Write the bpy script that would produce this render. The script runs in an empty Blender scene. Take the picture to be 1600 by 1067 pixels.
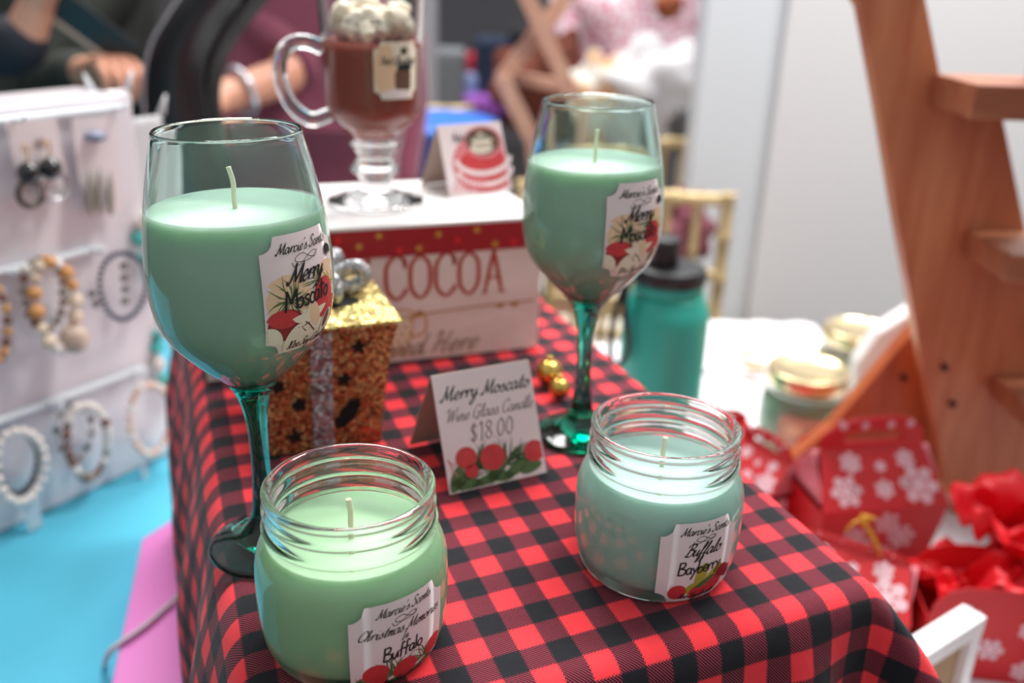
import bpy, bmesh, math, random
from math import sin, cos, pi, radians, sqrt, atan2
from mathutils import Vector, Matrix, noise

# ------------------------------------------------------------------ camera
S = bpy.context.scene
COL = S.collection
FPX, PITCH, ROLL, CAMH = 1455.2, radians(21.92), radians(1.84), 0.2648
_F = Vector((0, cos(PITCH), -sin(PITCH)))
_R0 = Vector((1, 0, 0)); _U0 = _R0.cross(_F)
_R = _R0 * cos(ROLL) + _U0 * sin(ROLL); _U = -_R0 * sin(ROLL) + _U0 * cos(ROLL)
_C = Vector((0, 0, CAMH))
cd = bpy.data.cameras.new('camera'); camo = bpy.data.objects.new('camera', cd); COL.objects.link(camo)
M3 = Matrix((_R, _U, -_F)).transposed()
camo.matrix_world = Matrix.Translation(_C) @ M3.to_4x4()
cd.sensor_width = 36; cd.lens = FPX / 1600 * 36; cd.clip_start = 0.01; cd.clip_end = 100
cd.dof.use_dof = True; cd.dof.focus_distance = 0.385; cd.dof.aperture_fstop = 5.0
cd.dof.aperture_blades = 0
S.camera = camo
S.view_settings.view_transform = 'Standard'; S.view_settings.look = 'None'
S.view_settings.gamma = 1; S.view_settings.exposure = 0.0; S.view_settings.use_curve_mapping = False
S.cycles.use_denoising = True
S.cycles.max_bounces = 16; S.cycles.transmission_bounces = 14; S.cycles.glossy_bounces = 6
S.cycles.diffuse_bounces = 4; S.cycles.transparent_max_bounces = 12
S.cycles.caustics_reflective = True; S.cycles.caustics_refractive = True
S.cycles.blur_glossy = 0.5; S.cycles.sample_clamp_indirect = 8

def px(x, y, z=None, Y=None):
    """point of the room on the sight line through photo pixel (x, y), at height z or distance Y"""
    d = _F + _R * (x - 800) / FPX - _U * (y - 533.5) / FPX
    k = (z - CAMH) / d.z if z is not None else Y / d.y
    return _C + d * k

# ------------------------------------------------------------------ world and lights
W = bpy.data.worlds.new('hall_daylight'); S.world = W; W.use_nodes = True
wn = W.node_tree; wn.nodes.clear()
_o = wn.nodes.new('ShaderNodeOutputWorld'); _b = wn.nodes.new('ShaderNodeBackground')
_t = wn.nodes.new('ShaderNodeTexCoord'); _s = wn.nodes.new('ShaderNodeSeparateXYZ'); _r = wn.nodes.new('ShaderNodeValToRGB')
wn.links.new(_t.outputs['Generated'], _s.inputs[0]); wn.links.new(_s.outputs['Z'], _r.inputs[0])
wn.links.new(_r.outputs[0], _b.inputs[0]); wn.links.new(_b.outputs[0], _o.inputs[0])
_r.color_ramp.elements[0].position = 0.0; _r.color_ramp.elements[0].color = (0.42, 0.40, 0.40, 1)
_r.color_ramp.elements[1].position = 0.6; _r.color_ramp.elements[1].color = (0.95, 0.97, 1.0, 1)
_b.inputs[1].default_value = 0.72

def area(name, loc, target, sx, sy, power, color=(1, 1, 1)):
    l = bpy.data.lights.new(name, 'AREA'); l.shape = 'RECTANGLE'; l.size = sx; l.size_y = sy
    l.energy = power; l.color = color
    o = bpy.data.objects.new(name, l); COL.objects.link(o); o.location = loc
    o.rotation_euler = (Vector(target) - Vector(loc)).to_track_quat('-Z', 'Y').to_euler()
    return o
area('skylight_window', (-0.35, 2.7, 3.1), (0.1, 0.5, 0.0), 1.9, 1.2, 172, (1.0, 0.99, 0.97))
area('partition_fill_light', (0.95, 1.15, 1.95), (0.95, 1.95, 0.35), 0.9, 0.5, 55, (1.0, 0.97, 0.94))  # added fill lamp, brightens the upper part of the white partition

# ------------------------------------------------------------------ helpers
def lin(c):
    if isinstance(c, str):
        c = [int(c[i:i+2], 16) / 255 for i in (0, 2, 4)]
    return tuple((v / 12.92 if v <= 0.04045 else ((v + 0.055) / 1.055) ** 2.4) for v in c) + (1,)

def mat(name, color, rough=0.6, metal=0.0, var=0.0, vscale=30, bump=0.0, bscale=200, sheen=0, sss=0, rad=0.01, coat=0, spec=0.5, emit=0):
    m = bpy.data.materials.new(name); m.use_nodes = True
    nt = m.node_tree; p = nt.nodes['Principled BSDF']
    c = lin(color)
    p.inputs['Base Color'].default_value = c
    p.inputs['Roughness'].default_value = rough; p.inputs['Metallic'].default_value = metal
    p.inputs['Specular IOR Level'].default_value = spec
    if sheen: p.inputs['Sheen Weight'].default_value = sheen
    if coat: p.inputs['Coat Weight'].default_value = coat
    if sss:
        p.inputs['Subsurface Weight'].default_value = sss; p.inputs['Subsurface Radius'].default_value = (1, 1, .9)
        p.inputs['Subsurface Scale'].default_value = rad
    tc = None
    if var or bump:
        tc = nt.nodes.new('ShaderNodeTexCoord')
    if var:
        n = nt.nodes.new('ShaderNodeTexNoise'); n.inputs['Scale'].default_value = vscale; n.inputs['Detail'].default_value = 5
        nt.links.new(tc.outputs['Object'], n.inputs['Vector'])
        mx = nt.nodes.new('ShaderNodeMix'); mx.data_type = 'RGBA'
        mx.inputs[6].default_value = tuple(v * (1 - var) for v in c[:3]) + (1,)
        mx.inputs[7].default_value = tuple(min(1, v * (1 + var)) for v in c[:3]) + (1,)
        nt.links.new(n.outputs[0], mx.inputs[0]); nt.links.new(mx.outputs[2], p.inputs['Base Color'])
    if bump:
        n = nt.nodes.new('ShaderNodeTexNoise'); n.inputs['Scale'].default_value = bscale; n.inputs['Detail'].default_value = 6
        b = nt.nodes.new('ShaderNodeBump'); b.inputs['Strength'].default_value = bump; b.inputs['Distance'].default_value = 0.002
        nt.links.new(tc.outputs['Object'], n.inputs['Vector']); nt.links.new(n.outputs[0], b.inputs['Height'])
        nt.links.new(b.outputs[0], p.inputs['Normal'])
    return m

def glass(name, tint=(1, 1, 1), density=0.0, ior=1.46, rough=0.0):
    m = bpy.data.materials.new(name); m.use_nodes = True; nt = m.node_tree; nt.nodes.clear()
    o = nt.nodes.new('ShaderNodeOutputMaterial'); g = nt.nodes.new('ShaderNodeBsdfGlass')
    g.inputs['IOR'].default_value = ior; g.inputs['Roughness'].default_value = rough
    nt.links.new(g.outputs[0], o.inputs['Surface'])
    if density:
        v = nt.nodes.new('ShaderNodeVolumeAbsorption'); v.inputs['Color'].default_value = tuple(tint) + (1,)
        v.inputs['Density'].default_value = density; nt.links.new(v.outputs[0], o.inputs['Volume'])
    return m

def wood(name, c1, c2, scale=6.0, rough=0.45, axis='X', stretch=12):
    m = bpy.data.materials.new(name); m.use_nodes = True; nt = m.node_tree; p = nt.nodes['Principled BSDF']
    tc = nt.nodes.new('ShaderNodeTexCoord'); mp = nt.nodes.new('ShaderNodeMapping')
    sc = [stretch] * 3; sc['XYZ'.index(axis)] = 1
    mp.inputs['Scale'].default_value = sc
    n = nt.nodes.new('ShaderNodeTexNoise'); n.inputs['Scale'].default_value = scale; n.inputs['Detail'].default_value = 8
    n.inputs['Distortion'].default_value = 0.6
    r = nt.nodes.new('ShaderNodeValToRGB'); r.color_ramp.elements[0].color = lin(c1); r.color_ramp.elements[1].color = lin(c2)
    r.color_ramp.elements[0].position = .3; r.color_ramp.elements[1].position = .72
    nt.links.new(tc.outputs['Object'], mp.inputs[0]); nt.links.new(mp.outputs[0], n.inputs['Vector'])
    nt.links.new(n.outputs[0], r.inputs[0]); nt.links.new(r.outputs[0], p.inputs['Base Color'])
    p.inputs['Roughness'].default_value = rough
    return m

class MB:
    """collects geometry that becomes ONE mesh object"""
    def __init__(s): s.v = []; s.f = []; s.m = []; s.s = []; s.uv = None
    def add(s, vs, fs, mi=0, smooth=False):
        k = len(s.v); s.v += [tuple(p) for p in vs]
        for f in fs: s.f.append([i + k for i in f]); s.m.append(mi); s.s.append(smooth)
        return s
    def box(s, c, d, mi=0, M=None):
        c = Vector(c); x, y, z = [q / 2 for q in d]
        vs = [Vector((a * x, b * y, e * z)) for e in (-1, 1) for b in (-1, 1) for a in (-1, 1)]
        if M is not None: vs = [M @ p for p in vs]
        vs = [p + c for p in vs]
        return s.add(vs, [(0, 2, 3, 1), (4, 5, 7, 6), (0, 1, 5, 4), (2, 6, 7, 3), (0, 4, 6, 2), (1, 3, 7, 5)], mi)
    def lathe(s, prof, n=64, mi=0, c=(0, 0, 0), closed=False, smooth=True, squash=None):
        c = Vector(c); vs = []; fs = []; k = len(prof)
        for r, z in prof:
            for i in range(n):
                a = 2 * pi * i / n; vs.append((c.x + r * cos(a), c.y + r * sin(a), c.z + z))
        rng = range(k if closed else k - 1)
        for j in rng:
            j2 = (j + 1) % k
            for i in range(n):
                i2 = (i + 1) % n
                fs.append((j * n + i, j * n + i2, j2 * n + i2, j2 * n + i))
        s.add(vs, fs, mi, smooth)
        if not closed:
            b = len(s.v) - len(vs)
            s.f.append([b + i for i in range(n)][::-1]); s.m.append(mi); s.s.append(False)
            s.f.append([b + (k - 1) * n + i for i in range(n)]); s.m.append(mi); s.s.append(False)
        return s
    def tube(s, pts, r, n=10, mi=0, closed=False, flat=1.0):
        pts = [Vector(p) for p in pts]; k = len(pts)
        rs = r if isinstance(r, (list, tuple)) else [r] * k
        vs = []; fs = []
        up = Vector((0, 0, 1)); t0 = (pts[1] - pts[0]).normalized()
        if abs(t0.dot(up)) > .9: up = Vector((1, 0, 0))
        nrm = t0.cross(up).normalized()
        for i in range(k):
            if closed: t = (pts[(i + 1) % k] - pts[i - 1]).normalized()
            else: t = (pts[min(i + 1, k - 1)] - pts[max(i - 1, 0)]).normalized()
            nrm = (nrm - t * nrm.dot(t)).normalized(); b = t.cross(nrm)
            for j in range(n):
                a = 2 * pi * j / n; vs.append(pts[i] + (nrm * cos(a) + b * sin(a) * flat) * rs[i])
        for i in range(k if closed else k - 1):
            i2 = (i + 1) % k
            for j in range(n):
                j2 = (j + 1) % n; fs.append((i * n + j, i * n + j2, i2 * n + j2, i2 * n + j))
        s.add(vs, fs, mi, True)
        if not closed:
            b = len(s.v) - len(vs)
            s.f.append([b + i for i in range(n)][::-1]); s.m.append(mi); s.s.append(False)
            s.f.append([b + (k - 1) * n + i for i in range(n)]); s.m.append(mi); s.s.append(False)
        return s
    def ball(s, c, r, n=16, m=10, mi=0, sc=(1, 1, 1), bump=0):
        c = Vector(c); vs = []; fs = []
        for j in range(m + 1):
            th = pi * j / m
            for i in range(n):
                a = 2 * pi * i / n; d = Vector((sin(th) * cos(a), sin(th) * sin(a), cos(th)))
                rr = r * (1 + bump * noise.noise(d * 2.2 + c * 40))
                vs.append((c.x + d.x * rr * sc[0], c.y + d.y * rr * sc[1], c.z + d.z * rr * sc[2]))
        for j in range(m):
            for i in range(n):
                i2 = (i + 1) % n; fs.append((j * n + i, (j + 1) * n + i, (j + 1) * n + i2, j * n + i2))
        return s.add(vs, fs, mi, True)
    def grid(s, fn, nu, nv, mi=0, smooth=True, uvfn=None):
        vs = [fn(i / nu, j / nv) for j in range(nv + 1) for i in range(nu + 1)]
        fs = [(j * (nu + 1) + i, j * (nu + 1) + i + 1, (j + 1) * (nu + 1) + i + 1, (j + 1) * (nu + 1) + i) for j in range(nv) for i in range(nu)]
        return s.add(vs, fs, mi, smooth)
    def prism(s, poly, t, M, mi=0):
        """polygon in the local x,y plane, thickness t along z, moved by matrix M"""
        k = len(poly); vs = [M @ Vector((x, y, 0)) for x, y in poly] + [M @ Vector((x, y, t)) for x, y in poly]
        fs = [tuple(range(k))[::-1], tuple(range(k, 2 * k))] + [(i, (i + 1) % k, k + (i + 1) % k, k + i) for i in range(k)]
        return s.add(vs, fs, mi)
    def build(s, name, mats, parent=None, loc=None, bevel=0, solid=0, subsurf=0, recalc=True, merge=False):
        me = bpy.data.meshes.new(name); me.from_pydata(s.v, [], s.f)
        if not isinstance(mats, (list, tuple)): mats = [mats]
        for m in mats: me.materials.append(m)
        me.polygons.foreach_set('material_index', s.m); me.polygons.foreach_set('use_smooth', s.s)
        if recalc or merge:
            bm = bmesh.new(); bm.from_mesh(me)
            if merge: bmesh.ops.remove_doubles(bm, verts=bm.verts, dist=1e-6)
            if recalc: bmesh.ops.recalc_face_normals(bm, faces=bm.faces)
            bm.to_mesh(me); bm.free()
        me.update()
        o = bpy.data.objects.new(name, me); COL.objects.link(o)
        if parent: o.parent = parent
        if loc is not None: o.location = loc
        if solid: q = o.modifiers.new('solid', 'SOLIDIFY'); q.thickness = solid; q.offset = 0
        if bevel: q = o.modifiers.new('bevel', 'BEVEL'); q.width = bevel; q.segments = 2; q.limit_method = 'ANGLE'
        if subsurf: q = o.modifiers.new('sub', 'SUBSURF'); q.levels = subsurf; q.render_levels = subsurf
        return o

def tag(o, label=None, cat=None, group=None, kind=None):
    if label: o['label'] = label
    if cat: o['category'] = cat
    if group: o['group'] = group
    if kind: o['kind'] = kind
    return o
def thing(name, loc, label, cat, group=None, rz=0, rot=None):
    o = bpy.data.objects.new(name, None); COL.objects.link(o); o.location = loc
    o.rotation_euler = rot if rot else (0, 0, rz); o.empty_display_size = .02
    return tag(o, label, cat, group)
def frame3(o, x, y, z):
    """matrix with the given axes and origin"""
    M = Matrix((x, y, z)).transposed().to_4x4(); M.translation = o; return M
def smoothpath(P, n=6, closed=False):
    P = [Vector(p) for p in P]; k = len(P); out = []
    if k < 3 and not closed:
        return [P[0].lerp(P[-1], i / n) for i in range(n + 1)]
    segs = k if closed else k - 1
    for i in range(segs):
        if closed: a, b, c, d = P[i - 1], P[i], P[(i + 1) % k], P[(i + 2) % k]
        else: a, b, c, d = P[max(i - 1, 0)], P[i], P[i + 1], P[min(i + 2, k - 1)]
        for j in range(n):
            t = j / n; t2 = t * t; t3 = t2 * t
            out.append(.5 * ((2 * b) + (c - a) * t + (2 * a - 5 * b + 4 * c - d) * t2 + (3 * b - a - 3 * c + d) * t3))
    if not closed: out.append(P[-1])
    return out

# ------------------------------------------------------------------ pen lettering (own stroke alphabets)
SCRIPT = {
 'a': ("0.85,.8 .6,1 .3,.95 .08,.55 .15,.1 .4,0 .65,.25 .85,.8|.9,1 .82,.4 .88,.05 1.05,.05 1.25,.4", 1.12),
 'b': (".1,.3 .5,1.5 .5,2.05 .3,1.5 .15,.3 .35,0 .65,.3 .6,.8 .35,.9|.6,.8 .9,.8", .85),
 'c': (".70,.78 .60,1 .34,.95 .12,.5 .24,.03 .52,0 .82,.3", .80),
 'd': (".8,.8 .5,1 .2,.8 .08,.4 .25,0 .55,.2 .85,.9|1,2 .85,.6 .88,.05 1.02,.05 1.2,.4", 1.08),
 'e': (".10,.45 .55,.55 .70,.82 .46,1.02 .15,.68 .16,.18 .45,0 .85,.32", .84),
 'f': (".1,.3 .6,1.5 .6,2.05 .4,1.7 .15,-.5 .1,-1 .3,-.8 .35,-.2 .25,.1 .7,.4", .66),
 'g': ("0.85,.8 .6,1 .3,.95 .08,.55 .15,.1 .4,0 .65,.25 .85,.8|.9,1 .8,-.2 .5,-.9 .2,-.85 .4,-.4 1.1,.3", 1.05),
 'h': (".1,.3 .5,1.5 .5,2.05 .3,1.6 .12,0|.15,.3 .4,.95 .6,.9 .55,.2 .65,0 .95,.4", .92),
 'i': (".1,.3 .35,1|.38,1 .3,.3 .4,0 .6,.05 .8,.4|.45,1.45 .5,1.52", .66),
 'l': (".1,.3 .55,1.5 .5,2.05 .3,1.6 .2,.5 .3,.02 .55,.15 .7,.4", .6),
 'm': (".0,.5 .2,1 .12,0|.15,.4 .4,1 .52,.85 .45,0|.48,.4 .75,1 .9,.85 .8,.2 .9,0 1.15,.4", 1.14),
 'n': (".05,.5 .25,1 .15,0|.17,.3 .4,.9 .62,1 .72,.8 .62,.2 .75,0 1,.4", .95),
 'o': (".45,1 .15,.8 .08,.3 .35,0 .7,.2 .75,.7 .45,1 .6,.8 .98,.8", .88),
 'r': (".0,.45 .28,1.05 .28,.6 .18,.0|.24,.5 .42,.88 .62,1.02 .80,.92 .78,.78", .78),
 's': (".0,.35 .40,.92 .50,1.08 .48,.80 .66,.40 .50,.0 .20,.04 .12,.18|.55,.04 .85,.35", .8),
 't': (".1,.4 .5,1.8|.5,1.8 .28,.5 .32,.05 .5,0 .8,.4|.1,1.12 .75,1.18", .68),
 'u': (".0,.5 .2,1 .15,.3 .35,0 .62,.4 .78,1|.8,1 .7,.3 .8,0 1.08,.4", 1.0),
 'v': (".0,.6 .18,1 .2,.3 .35,0 .68,.5 .72,1 .95,.85", .88),
 'w': (".0,.6 .18,1 .18,.3 .35,0 .6,.4 .65,1 .62,.3 .8,0 1.08,.5 1.1,1 1.3,.85", 1.22),
 'y': (".0,.5 .2,1 .15,.4 .35,.05 .65,.3 .82,1|.85,1 .7,-.2 .4,-.95 .1,-.85 .3,-.4 .8,.1 1.1,.4", 1.0),
 'z': (".1,.85 .3,1 .75,.9 .1,.05 .4,.15 .8,0 .95,.3", .9),
 'M': (".0,.3 .05,.0 .3,.2 .75,1.95|.72,2 .62,1.7 .9,.1|.9,.1 1.6,2|1.6,2 1.5,.3 1.65,0 1.9,.35", 1.8),
 'S': ("1.2,1.6 1,2 .6,1.95 .4,1.5 .8,1 .95,.45 .6,0 .15,.05 .05,.45", 1.18),
 'W': ("-.1,1.6 .1,1.95 .3,1.9 .3,0|.3,0 .95,1.9|.95,1.9 .95,0|.95,0 1.6,2 1.75,2", 1.55),
 'G': ("1.2,1.6 1.05,2 .6,1.9 .15,1.2 .2,.3 .6,0 1.0,.3 1.1,.9|.7,.85 1.35,.9|1.1,.9 1,-.1 .7,-.4", 1.35),
 'C': ("1.15,1.5 1.1,1.9 .75,2 .25,1.4 .15,.5 .5,0 1,.2 1.15,.5", 1.15),
 'H': ("-.05,1.6 .2,1.95 .4,1.9 .35,1 .2,0|1.25,2 1.05,1 1.05,.1 1.3,.1|.2,.95 1.2,1.05", 1.35),
 'B': (".55,1.9 .35,.0|.0,1.5 .3,1.95 .95,2 1.1,1.5 .5,1.1|.5,1.1 1.1,1 1.15,.4 .7,0 .1,.15", 1.25),
 'I': (".2,1.9 .5,1.85 .9,2|.65,1.95 .4,.05|.1,0 .4,.05 .75,0", .85),
 '1': (".2,1.6 .5,2 .45,0|.25,0 .65,0", .75), '0': (".55,2 .15,1.3 .15,.5 .45,0 .85,.6 .85,1.5 .55,2", 1.0),
 '8': (".55,1.05 .2,1.5 .5,2 .85,1.6 .55,1.05 .1,.5 .45,0 .9,.4 .55,1.05", 1.0),
 '$': (".85,1.5 .6,1.8 .25,1.6 .3,1.1 .75,.75 .75,.25 .4,.05 .1,.35|.5,2.1 .5,-.25", .95),
 '.': (".1,0 .18,.1", .4), "'": (".3,2.1 .15,1.6", .35), ' ': ("", .55),
}
PRINT = {
 'M': (".0,-.1 .15,1.9|.15,1.9 .6,.6|.6,.6 1.15,1.9|1.15,1.9 1.2,0", 1.35), 'o': (".5,1 .15,.8 .1,.3 .4,0 .75,.3 .7,.8 .45,1", .9),
 's': (".7,.9 .4,1 .2,.75 .6,.4 .55,.05 .1,.05", .78), 'c': (".7,.85 .4,1 .12,.5 .35,.02 .75,.15", .8),
 'a': (".75,.9 .35,1 .1,.5 .3,.05 .65,.3 .78,.95|.78,.95 .75,.3 .9,0", .95), 't': (".4,1.9 .35,0|.0,1.25 .85,1.3", .8),
 'B': (".1,0 .15,2|.05,1.9 .8,1.9 .75,1.3 .2,1.05|.2,1.05 1,.8 .85,.1 .05,.0", 1.15), 'u': (".1,1 .15,.2 .45,0 .75,.9|.75,1 .8,0", .95),
 'f': (".8,1.8 .5,2 .38,1.5 .3,-.1|.05,.95 .75,1.05", .75), 'l': (".2,2 .2,0", .42), 'y': (".1,1 .4,.3|.8,1 .4,0 .05,-.9", .85),
 'b': (".15,2 .1,0|.1,.3 .45,.95 .8,.5 .5,0 .1,.1", .9), 'e': (".1,.5 .75,.55 .6,1 .2,.85 .15,.2 .6,0 .85,.2", .88),
 'r': (".1,1 .15,0|.15,.5 .4,.95 .75,.9", .75), ' ': ("", .5),
}
SLAB = {  # light, tall serif capitals
 'H': (".1,0 .1,2|.9,0 .9,2|.1,1 .9,1|-.05,0 .25,0|.75,0 1.05,0|-.05,2 .25,2|.75,2 1.05,2", 1.2),
 'O': (".5,2 .12,1.6 .05,1 .12,.4 .5,0 .88,.4 .95,1 .88,1.6 .5,2", 1.15),
 'T': (".5,0 .5,2|.0,2 1,2|.3,0 .7,0|.0,2 .0,1.7|1,2 1,1.7", 1.15), 'C': (".9,1.5 .85,1.8 .5,2 .12,1.6 .05,1 .12,.4 .5,0 .88,.3 .92,.5|.9,1.85 .9,1.4", 1.08),
 'A': (".1,0 .5,2|.5,2 .9,0|.25,.7 .75,.7|-.05,0 .25,0|.75,0 1.08,0", 1.1), ' ': ("", .55),
}
def strokes(text, font, x0, y0, h, slant=0.0, rot=0.0, center=False, space=1.0):
    """list of smoothed strokes; h = x-height"""
    w = sum(font[c][1] * space for c in text) * h; out = []
    x = -w / 2 if center else 0
    for c in text:
        d, adv = font[c]
        for st in d.split('|'):
            if not st: continue
            P = [tuple(float(q) for q in p.split(',')) for p in st.split(' ')]
            P = [Vector((x + (a + b * slant) * h, b * h, 0)) for a, b in P]
            P = smoothpath(P, 4)
            out.append([(x0 + p.x * cos(rot) - p.y * sin(rot), y0 + p.x * sin(rot) + p.y * cos(rot)) for p in P])
        x += adv * h * space
    return out
def pen(mb, sts, w, fn, mi, nib=0.0, off=0.0, nibang=radians(35)):
    """ribbons along strokes mapped to the surface by fn(x, y, off)"""
    for st in sts:
        k = len(st); vs = []; L = []; Rr = []
        for i, (x, y) in enumerate(st):
            a = st[max(i - 1, 0)]; b = st[min(i + 1, k - 1)]
            dx, dy = b[0] - a[0], b[1] - a[1]; l = sqrt(dx * dx + dy * dy) or 1e-9
            nx, ny = -dy / l, dx / l
            ang = atan2(dy, dx)
            ww = w / 2 * ((1 - nib) + nib * abs(sin(ang - nibang)))
            if nib and (i == 0 or i == k - 1): ww *= .6
            vs.append(fn(x + nx * ww, y + ny * ww, off)); vs.append(fn(x - nx * ww, y - ny * ww, off))
        fs = [(2 * i, 2 * i + 1, 2 * i + 3, 2 * i + 2) for i in range(k - 1)]
        mb.add(vs, fs, mi)
def patch(mb, fn, inside, cx, cy, rx, ry, mi, off, rot=0.0, shape=None, rings=6, n=24):
    """filled blob on the label, cut where it leaves the paper; shape(angle) gives the relative radius"""
    def P(r, a):
        k = (shape(a) if shape else 1) * r; x = k * rx * cos(a); y = k * ry * sin(a)
        return cx + x * cos(rot) - y * sin(rot), cy + x * sin(rot) + y * cos(rot)
    for j in range(rings):
        for i in range(n):
            q = [P(r / rings, 2 * pi * a / n) for r, a in ((j, i), (j + 1, i), (j + 1, i + 1), (j, i + 1))]
            if all(inside(*p) for p in q):
                mb.add([fn(x, y, off) for x, y in q], [(0, 1, 2, 3)] if j else [(0, 1, 2)], mi)
def leafstroke(mb, fn, inside, x0, y0, x1, y1, w, mi, off, bend=0.0):
    k = 8; vs = []; ok = True
    for i in range(k + 1):
        t = i / k; nx, ny = -(y1 - y0), (x1 - x0)
        x = x0 + (x1 - x0) * t + nx * bend * sin(pi * t); y = y0 + (y1 - y0) * t + ny * bend * sin(pi * t)
        l = sqrt(nx * nx + ny * ny) or 1; ww = w / 2 * sin(pi * min(max(t, .08), .95))
        a = (x + nx / l * ww, y + ny / l * ww); b = (x - nx / l * ww, y - ny / l * ww)
        if not (inside(*a) and inside(*b)): break
        vs += [fn(*a, off), fn(*b, off)]
    m = len(vs) // 2
    if m > 1: mb.add(vs, [(2 * i, 2 * i + 1, 2 * i + 3, 2 * i + 2) for i in range(m - 1)], mi)

# ------------------------------------------------------------------ materials
BLACK_INK = mat('black_ink', '1e1a1c', .5); GREY_INK = mat('grey_ink', '6a5f52', .6)
PAPER = mat('label_paper', 'e9d8d8', .45, var=.03); PEACH = mat('peach_print', 'e6c3a0', .45); CREAM = mat('cream_print', 'e8dcc6', .45)
BERRY = mat('red_berry_print', 'c8383c', .45, var=.25, vscale=200); DKBERRY = mat('dark_berry_print', '8c2026', .45, var=.2, vscale=200)
LEAF = mat('green_needle_print', '4d6b3c', .5, var=.3, vscale=300); PALELEAF = mat('pale_leaf_print', 'a9a63c', .5, var=.2, vscale=300)
BROWN = mat('brown_print', '6a4a38', .5, var=.3, vscale=300); PINKP = mat('pink_print', 'd77a80', .5)
WICK = mat('wick_cotton', 'efe6c8', .9, bump=.5, bscale=2500)
TEALGLASS = glass('teal_glass', (0.04, 0.63, 0.50), 170, 1.5)
STEMGLASS = glass('emerald_stem_glass', (0.0, 0.78, 0.72), 300, 1.5)
CLEARGLASS = glass('clear_jar_glass', (0.55, 0.95, 0.8), 6, 1.5)
MUGGLASS = glass('clear_mug_glass', (1, 1, 1), 0, 1.5)
WAX_TEAL = mat('pale_teal_wax', 'd6ecd8', .42, sss=.75, rad=.006, var=.03, vscale=60, bump=.05, bscale=120)
WAX_GREEN = mat('mint_green_wax', 'b6e0b4', .4, sss=.75, rad=.006, var=.03, vscale=60, bump=.05, bscale=120)
WAX_AQUA = mat('pale_aqua_wax', 'b8ddd2', .4, sss=.75, rad=.006, var=.03, vscale=60, bump=.05, bscale=120)
WHITE = mat('white_matte', 'ecebea', .6); GOLDM = mat('gold_metal', 'd9b45e', .22, 1.0); SILVER = mat('silver_metal', 'c8c8cc', .25, 1.0)

# ------------------------------------------------------------------ the gingham lattice: position of cloth check (a, b) in the room
LO = Vector((-0.01164, 0.41275, 0)); LI = Vector((0.0093737, -0.0245613, 0)); LJ = Vector((0.02201405, 0.01005701, 0))
def lat(a, b, z=0.0): return LO + LI * a + LJ * b + Vector((0, 0, z))
UI = LI.normalized(); UJ = Vector((-UI.y, UI.x, 0))     # towards the viewer, and to the right
TZ = -0.25; FZ = -0.95
# ================================================================== THE SETTING
def structure(name, mb, m, **k): return tag(mb.build(name, m, **k), kind='structure')
FLOORM = mat('hall_floor', '54504e', .35, var=.25, vscale=2)
structure('floor', MB().box((0, 4, FZ - .05), (16, 16, .1)), FLOORM)
structure('wall_back', MB().box((0, 7.0, .8), (16, .1, 3.6)), mat('hall_wall', '77757a', .8, var=.15, vscale=.8))
structure('wall_left', MB().box((-5.0, 4, .8), (.1, 12, 3.6)), mat('hall_wall_side', '8a8688', .8))
# white partition wall behind the ladder shelf: a side face and a front face
pa = px(1203, 240, Y=1.95); pl = px(1127, 240, Y=2.45)
wb = MB()
wb.box(((pa.x + 3.2) / 2, 1.95 + .25, .65), (3.2 - pa.x, .5, 3.2))
structure('wall_right', wb, mat('white_partition_paint', 'e6e6e8', .55, var=.02, vscale=3))
wb = MB()
wb.box((pa.x - .075, 2.02, .65), (.16, .1, 3.2))
structure('wall_side_1', wb, mat('partition_side_tone', 'dfe5ea', .5))  # side face of the partition; its cooler light is put into this colour

# ================================================================== TABLES
def table_top(name, label, a0, a1, b0, b1, m, drop=.3, legs=True):
    c = lat((a0 + a1) / 2, (b0 + b1) / 2, TZ)
    t = thing(name, (c.x, c.y, FZ), label, 'table')
    M = frame3(Vector((0, 0, 0)), UJ, -UI, Vector((0, 0, 1)))
    w = (b1 - b0) * LJ.length; d = (a1 - a0) * LI.length
    R3 = M.to_3x3()
    MB().box((0, 0, TZ - FZ - .02), (w, d, .03), M=R3).build('tabletop', mat(name + '_board', 'b9b4ae', .5), t)
    for sx in (-1, 1):
        for sy in (-1, 1):
            p = R3 @ Vector((sx * (w / 2 - .06), sy * (d / 2 - .06), 0))
            MB().lathe([(.014, 0), (.014, TZ - FZ - .035)], 12, c=(p.x, p.y, 0)).build('leg', SILVER, t)
    return t, w, d, R3, c
def draped_cloth(name, label, a0, a1, b0, b1, m, drop=.35, amp=.012, dl=1, dr=1):
    """a cloth lying on the table and hanging over its edges in folds"""
    c = lat((a0 + a1) / 2, (b0 + b1) / 2, TZ); w = (b1 - b0) * LJ.length + .006; d = (a1 - a0) * LI.length + .006
    rho = .012
    def P(u, v):
        X = -w / 2 - drop * dl + u * (w + drop * (dl + dr)); Y = (v - .5) * (d + 2 * drop)
        cx = max(-w / 2, min(w / 2, X)); cy = max(-d / 2, min(d / 2, Y)); ex, ey = X - cx, Y - cy; s = sqrt(ex * ex + ey * ey)
        if s < 1e-6: return c + UJ * X - UI * Y + Vector((0, 0, .0008 * noise.noise(Vector((X * 9, Y * 9, 1)))))
        dx, dy = ex / s, ey / s
        if s < rho * pi / 2: h = rho * sin(s / rho); z = -rho * (1 - cos(s / rho))
        else: h = rho; z = -rho - (s - rho * pi / 2)
        f = amp * min(1, s / .15) * (1 + sin((X * dy * dy + Y * dx * dx) * 42 + 1.5 * noise.noise(Vector((X * 4, Y * 4, 0)))))
        h += f
        return c + UJ * (cx + dx * h) - UI * (cy + dy * h) + Vector((0, 0, z))
    o = MB().grid(P, 150, 110).build(name, m)
    return tag(o, label, 'tablecloth')
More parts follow.
